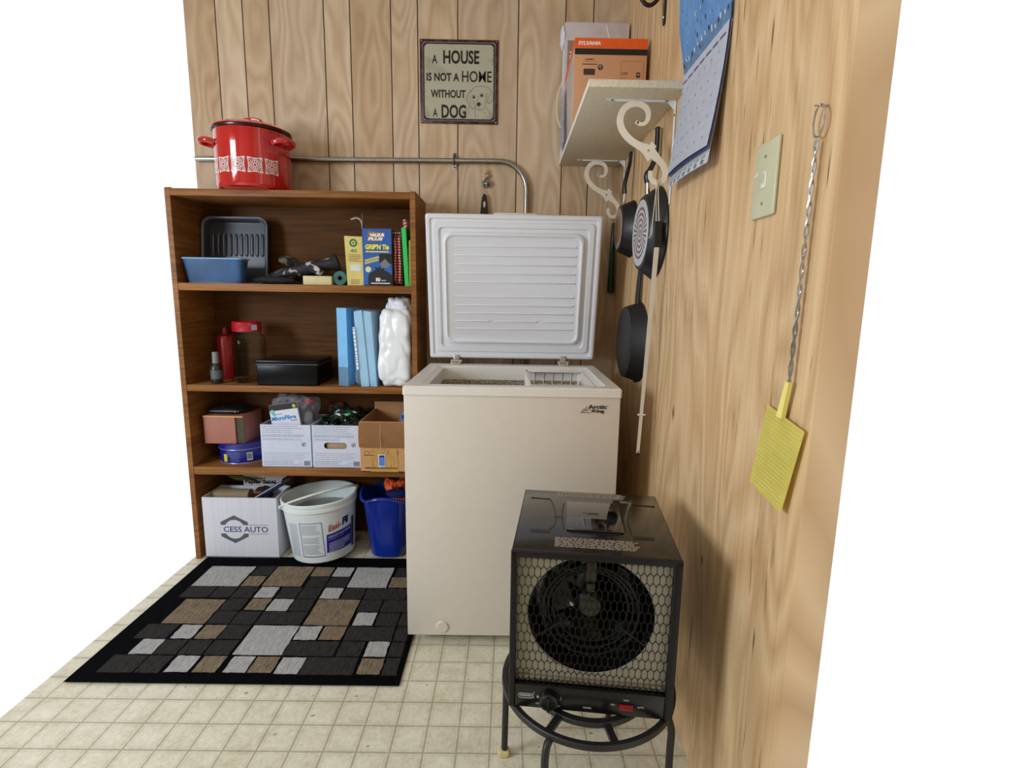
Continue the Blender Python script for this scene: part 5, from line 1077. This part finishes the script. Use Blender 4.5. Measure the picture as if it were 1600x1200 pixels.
b.tube([(-.0165, -1.5365+.014*math.cos(a), 1.372+.022*math.sin(a)) for a in [-PI/2+2*PI*k/16 for k in range(16)]], .0017, 6, closed=True); obj('wire_handle', b, M((190, 192, 196), .2, 1), t)
b = B(); b.tube([(-.005, -1.5365, 1.3925), (-.024, -1.5365, 1.3925)], .0016, 8); obj('nail', b, CHROME, t)

# ---------------------------------------------------------------- plant stand and heater
SX, SY, SH_, R1 = -.268, -1.277, .279, .188
t = thing('metal_stand', 'round black metal plant stand with four bent legs in front of the freezer', 'stand', (SX, SY, 0))
IRON = M((26, 26, 28), .45, var=.15, scale=40, bump=.15)
b = B()
def ringat(r, z, w_, h_):
    loops(b, [[(SX+(r+dr)*math.cos(2*PI*k/72), SY+(r+dr)*math.sin(2*PI*k/72), z+dz) for k in range(72)] for dr, dz in ((w_/2, -h_/2), (w_/2, h_/2-.002), (w_/2-.002, h_/2), (-w_/2+.002, h_/2), (-w_/2, h_/2-.002), (-w_/2, -h_/2), (w_/2, -h_/2))])
ringat(R1-.003, SH_-.006, .013, .012); obj('outer_ring', b, IRON, t)
b = B(); ringat(.128, SH_-.006, .017, .010); ir = obj('inner_ring', b, IRON, t)
for a in (237, 279, 340, 30, 110, 160, 70):
    a = math.radians(a); d = V(math.cos(a), math.sin(a), 0); n_ = V(-d.y, d.x, 0); b = B(); O_ = V(SX, SY, SH_-.011)
    b.prism([(.134, -.007), (.180, -.007), (.180, .007), (.134, .007)], O_, d, n_, Z, .009); obj('spoke', b, IRON, ir)
for a in (239, 327, 158, 62):
    a = math.radians(a); d = V(math.cos(a), math.sin(a), 0); C_ = V(SX, SY, 0)
    k_ = 1.0; b = B(); out = .205 if a < math.radians(300) else .192
    if abs(a-math.radians(158)) < .01: out = .196
    if abs(a-math.radians(62)) < .01: out = .190
    b.tube(smoothpts([C_+d*.180+Z*(SH_-.016), C_+d*(out-.008)+Z*(SH_-.020), C_+d*out+Z*(SH_-.045), C_+d*out+Z*(SH_-.10), C_+d*(out+.002)+Z*.012], 4), .0078, 12, flat=1); lg = obj('leg', b, IRON, t)
    b = B(); P0 = C_+d*(out+.002); b.lump((P0.x-.016, P0.y-.013, 0), (P0.x+.014, P0.y+.013, .017), .003, 60, 4, 6, seed=int(a*10)); obj('foot_pad', b, M((206, 192, 142), .4), lg, label='yellowed clear foot pad')

hx, hy, hz, hr = -.262, -1.22, .2805, -.11
t = thing('electric_heater', 'black box electric fan heater with a honeycomb grille, sitting on the round stand', 'heater', (hx, hy, hz), hr)
HWd, HD, HH = .1645, .1675, .344
GB = M((11, 12, 14), .16, var=.08, coat=.3); L = dict(local=True)
b = B()
b.box((-HWd, -HD, HH-.004), (HWd, HD, HH), .0018); b.box((-HWd, -HD, 0), (-HWd+.004, HD, HH), .0018); b.box((HWd-.004, -HD, 0), (HWd, HD, HH), .0018); b.box((-HWd+.002, HD-.004, 0), (HWd-.002, HD, HH-.002), .001); b.box((-HWd, -HD, 0), (HWd, HD, .004), .0018)
hs = obj('housing', b, GB, t, **L)
# front frame
b = B(); fy = -HD-.002
b.box((-HWd-.001, fy-.003, HH-.013), (HWd+.001, fy+.008, HH+.0015), .003, 3); b.box((-HWd-.001, fy-.003, 0), (-HWd+.012, fy+.008, HH), .003, 3); b.box((HWd-.016, fy-.003, 0), (HWd+.001, fy+.008, HH), .003, 3)
obj('front_frame', b, M((11, 11, 12), .4, spec=.35), t, **L)
b = B(); b.box((-HWd+.012, fy-.001, .001), (HWd-.016, fy+.008, .050), .002); b.box((-HWd+.012, fy-.004, .050), (HWd-.016, fy+.006, .055), .0015); cpn = obj('control_panel', b, M((12, 12, 14), .3), t, **L)
# honeycomb grille
b = B(); gx0, gx1, gz0, gz1 = -HWd+.010, HWd-.014, .053, HH-.010; px = .0121; s_ = .0132; sl_ = .0072; yg = fy+.002; row = s_+sl_; wv = .00072
z = gz0-.004; r = 0
t_ = bmesh.new()
def seg(p, q):
    p = V(p[0], yg, p[1]); q = V(q[0], yg, q[1]); d = (q-p)
    if d.length < 1e-5: return
    d.normalize(); n1 = V(d.z, 0, -d.x)*wv; n2 = V(0, .0006, 0)
    v = [t_.verts.new(c) for c in (p+n1+n2, p-n1+n2, p-n1-n2, p+n1-n2, q+n1+n2, q-n1+n2, q-n1-n2, q+n1-n2)]
    for f in ((0, 1, 5, 4), (1, 2, 6, 5), (2, 3, 7, 6), (3, 0, 4, 7)): t_.faces.new([v[i] for i in f])
def clipseg(p, q):
    (x0, z0), (x1, z1) = p, q; a, c = 0.0, 1.0; dx, dz = x1-x0, z1-z0
    for pp, qq in ((-dx, x0-gx0), (dx, gx1-x0), (-dz, z0-gz0), (dz, gz1-z0)):
        if abs(pp) < 1e-12:
            if qq < 0: return
        else:
            tt = qq/pp
            if pp < 0: a = max(a, tt)
            else: c = min(c, tt)
    if a < c: seg((x0+a*dx, z0+a*dz), (x0+c*dx, z0+c*dz))
while z < gz1+.02:
    x = gx0-px+(px/2 if r % 2 else 0)
    while x < gx1+px:
        clipseg((x, z), (x, z+s_)); clipseg((x, z+s_), (x+px/2, z+row)); clipseg((x, z+s_), (x-px/2, z+row)); x += px
    z += row; r += 1
b._take(t_); obj('grille', b, M((16, 16, 17), .35, .3), t, **L)
# reflector with round opening
b = B(); yr = fy+.016; RR = .1285; cxr, czr = -.004, .204
outer = [(gx0-.001, .052), (gx1+.002, .052), (gx1+.002, HH-.006), (gx0-.001, HH-.006)]
N_ = 72
def sq(a):
    c, s = math.cos(a), math.sin(a); k = []
    if c > 1e-6: k.append((gx1+.002-cxr)/c)
    if c < -1e-6: k.append((gx0-.001-cxr)/c)
    if s > 1e-6: k.append((HH-.006-czr)/s)
    if s < -1e-6: k.append((.052-czr)/s)
    m_ = min(k); return (cxr+c*m_, czr+s*m_)
angs = sorted([2*PI*k/N_ for k in range(N_)]+[math.atan2(z_-czr, x_-cxr) % (2*PI) for x_, z_ in outer])
t_ = bmesh.new(); A1 = [t_.verts.new((sq(a)[0], yr, sq(a)[1])) for a in angs]
def circ(r_, y_): return [t_.verts.new((cxr+r_*math.cos(a)*1.0, y_, czr+r_*math.sin(a))) for a in angs]
Rg = [A1, circ(RR, yr), circ(RR-.002, yr+.004)]
for A, C in zip(Rg, Rg[1:]):
    for j in range(len(A)): t_.faces.new((A[j], A[(j+1) % len(A)], C[(j+1) % len(A)], C[j]))
bmesh.ops.recalc_face_normals(t_, faces=t_.faces[:]); b._take(t_); obj('reflector_plate', b, M((156, 150, 132), .45, .1, var=.05), t, **L)
b = B(); b.box((gx0, fy+.008, .0555), (gx1, fy+.016, .066), .002); lp = obj('lower_ledge', b, M((150, 140, 122), .3, .4), t, **L)
b = B()
for k in range(26): b.box((gx0+.006+k*.0112, fy+.0065, .057), (gx0+.010+k*.0112, fy+.0085, .064), .0005)
obj('ledge_slots', b, M((60, 54, 48), .4), lp, **L)
b = B(); b.lathe([(RR-.002, -.004), (RR-.006, -.04), (RR-.012, -.10), (.05, -.13), (0, -.13)], (cxr, yr, czr), 64, RYX); obj('fan_shroud', b, M((18, 17, 15), .22, var=.2, coat=.4), t, **L)
FB = M((26, 26, 24), .2, coat=.4)
b = B()
b.lathe([(0, -.035), (.022, -.036), (.030, -.045), (.030, -.075), (0, -.075)], (cxr, yr, czr), 32, RYX); hub = obj('fan_hub', b, FB, t, **L)
for k in range(5):
    a = 2*PI*k/5+.3; b = B()
    def bl(u, v, a=a):
        r_ = .028+.078*u; th = a+(v-.5)*(.75+.25*u)+.25*u; return V(cxr+r_*math.cos(th), yr+.055-.02*(v-.5)*1.6, czr+r_*math.sin(th))
    b.grid(8, 6, bl, .0012); obj('fan_blade', b, M((34, 33, 30), .15, coat=.6), hub, **L)
b = B()
for k in range(3): b.tube([(cxr+(.098-.010*k)*math.cos(a), yr+.022+.008*k, czr+(.098-.010*k)*math.sin(a)) for a in [2*PI*j/40 for j in range(40)]], .0032, 8, closed=True)
he = obj('heating_element', b, M((36, 36, 34), .25, .6), t, **L)
b = B()
for a in (90, 210, 330):
    a = math.radians(a); b.tube([(cxr+.128*math.cos(a), yr+.016, czr+.128*math.sin(a)), (cxr+.070*math.cos(a), yr+.028, czr+.070*math.sin(a))], .003, 8)
b.box((cxr-.010, yr+.006, czr+.050), (cxr+.006, yr+.012, czr+.068), .001); b.box((cxr-.012, yr+.01, czr+.068), (cxr+.008, yr+.018, czr+.112), .002); obj('element_support', b, M((78, 76, 72), .25, .9), he, **L)
# controls
yc = fy-.0012
b = B(); b.lathe([(.013, 0), (.0195, .0), (.020, .003), (.0185, .014), (.015, .0165), (0, .0165)], (-.083, yc, .026), 32, RYX); b.box((-.0855, yc-.022, .010), (-.0805, yc-.013, .042), .0015); obj('thermostat_knob', b, M((15, 15, 16), .35), cpn, **L)
b = B(); b.box((.059, yc-.004, .0165), (.087, yc, .0285), .0012); sw_ = obj('rocker_switch', b, M((132, 14, 28), .3), cpn, **L)
b = B(); b.tube([(x, yc, z) for x, z in rrect(-.1445, -.1155, .0225, .0325, .004, 4)], .0007, 5, closed=True); dashes(b, (-.1415, yc, .0250), X, Z, .023, .005, 1, lh=.0034, ragged=0, seed=55)
b.tube([(-.103+.012*math.cos(a)-.0, yc, .030+.012*math.sin(a)) for a in [math.radians(140+i*8) for i in range(11)]], .0006, 5); b.prism(ell(-.1052, .0275, .0022, .0034), (0, yc, 0), X, Z, -Y, .0004)
b.tube([(-.066+.008*math.cos(a), yc, .028+.008*math.sin(a)) for a in [math.radians(-40+i*8) for i in range(9)]], .0007, 5)
for s_, x_, z_, w_ in (('HIGH', -.109, .0105, .009), ('OFF', -.067, .0085, .008), ('POWER', -.0125, .0105, .0165), ('ON', .0425, .0235, .008), ('FAN', .068, .0355, .010), ('AUTO', .0955, .0225, .013)): text_bm(b, s_, (x_, yc, z_), X, Z, w_, .0038, bold=.015)
b.prism([(-.0975, .008), (-.0945, .008), (-.096, .0105)], (0, yc, 0), X, Z, -Y, .0003); obj('panel_lettering', b, M((176, 172, 166), .5), cpn, **L)
# top: pressed channels, dark slots, raised lift panel, warning labels
zt = HH; DK = M((6, 6, 8), .4)
b = B(); b.box((-.058, -.066, zt), (.064, .092, zt+.0045), .004, 3); lpn = obj('raised_panel', b, M((10, 11, 14), .07, var=.05, coat=1), t, **L)
b = B()
for pts in ([(-.146, .113), (-.108, .110), (-.097, .104), (-.084, .03), (-.082, -.03), (-.094, -.066)], [(-.084, .003), (-.066, .003)], [(-.064, .085), (-.068, .02), (-.063, -.060)], [(.069, .085), (.068, -.06)], [(.153, .098), (.108, .099), (.096, .092), (.079, .01), (.080, -.068)]):
    strip(b, smoothpts(pts, 3), .0024, (0, 0, zt), X, Y, Z, .0006)
b.box((-.134, -.082, zt), (-.092, -.068, zt+.0007)); b.box((.080, -.088, zt), (.124, -.074, zt+.0007)); b.box((-.050, -.076, zt), (.056, -.066, zt+.0007)); obj('vent_channels', b, DK, hs, **L)
b = B(); dashes(b, (-.081, .128, zt), X, Y, .172, .034, 6, lh=.0024, ragged=.08, seed=101, th=.0004); dashes(b, (-.081, -.142, zt), X, Y, .172, .044, 8, lh=.0024, ragged=.08, seed=103, th=.0004); dashes(b, (.072, .108, zt), X, Y, .026, .014, 2, lh=.002, seed=104, th=.0004)
obj('warning_print', b, M((160, 146, 132), .5), hs, **L)
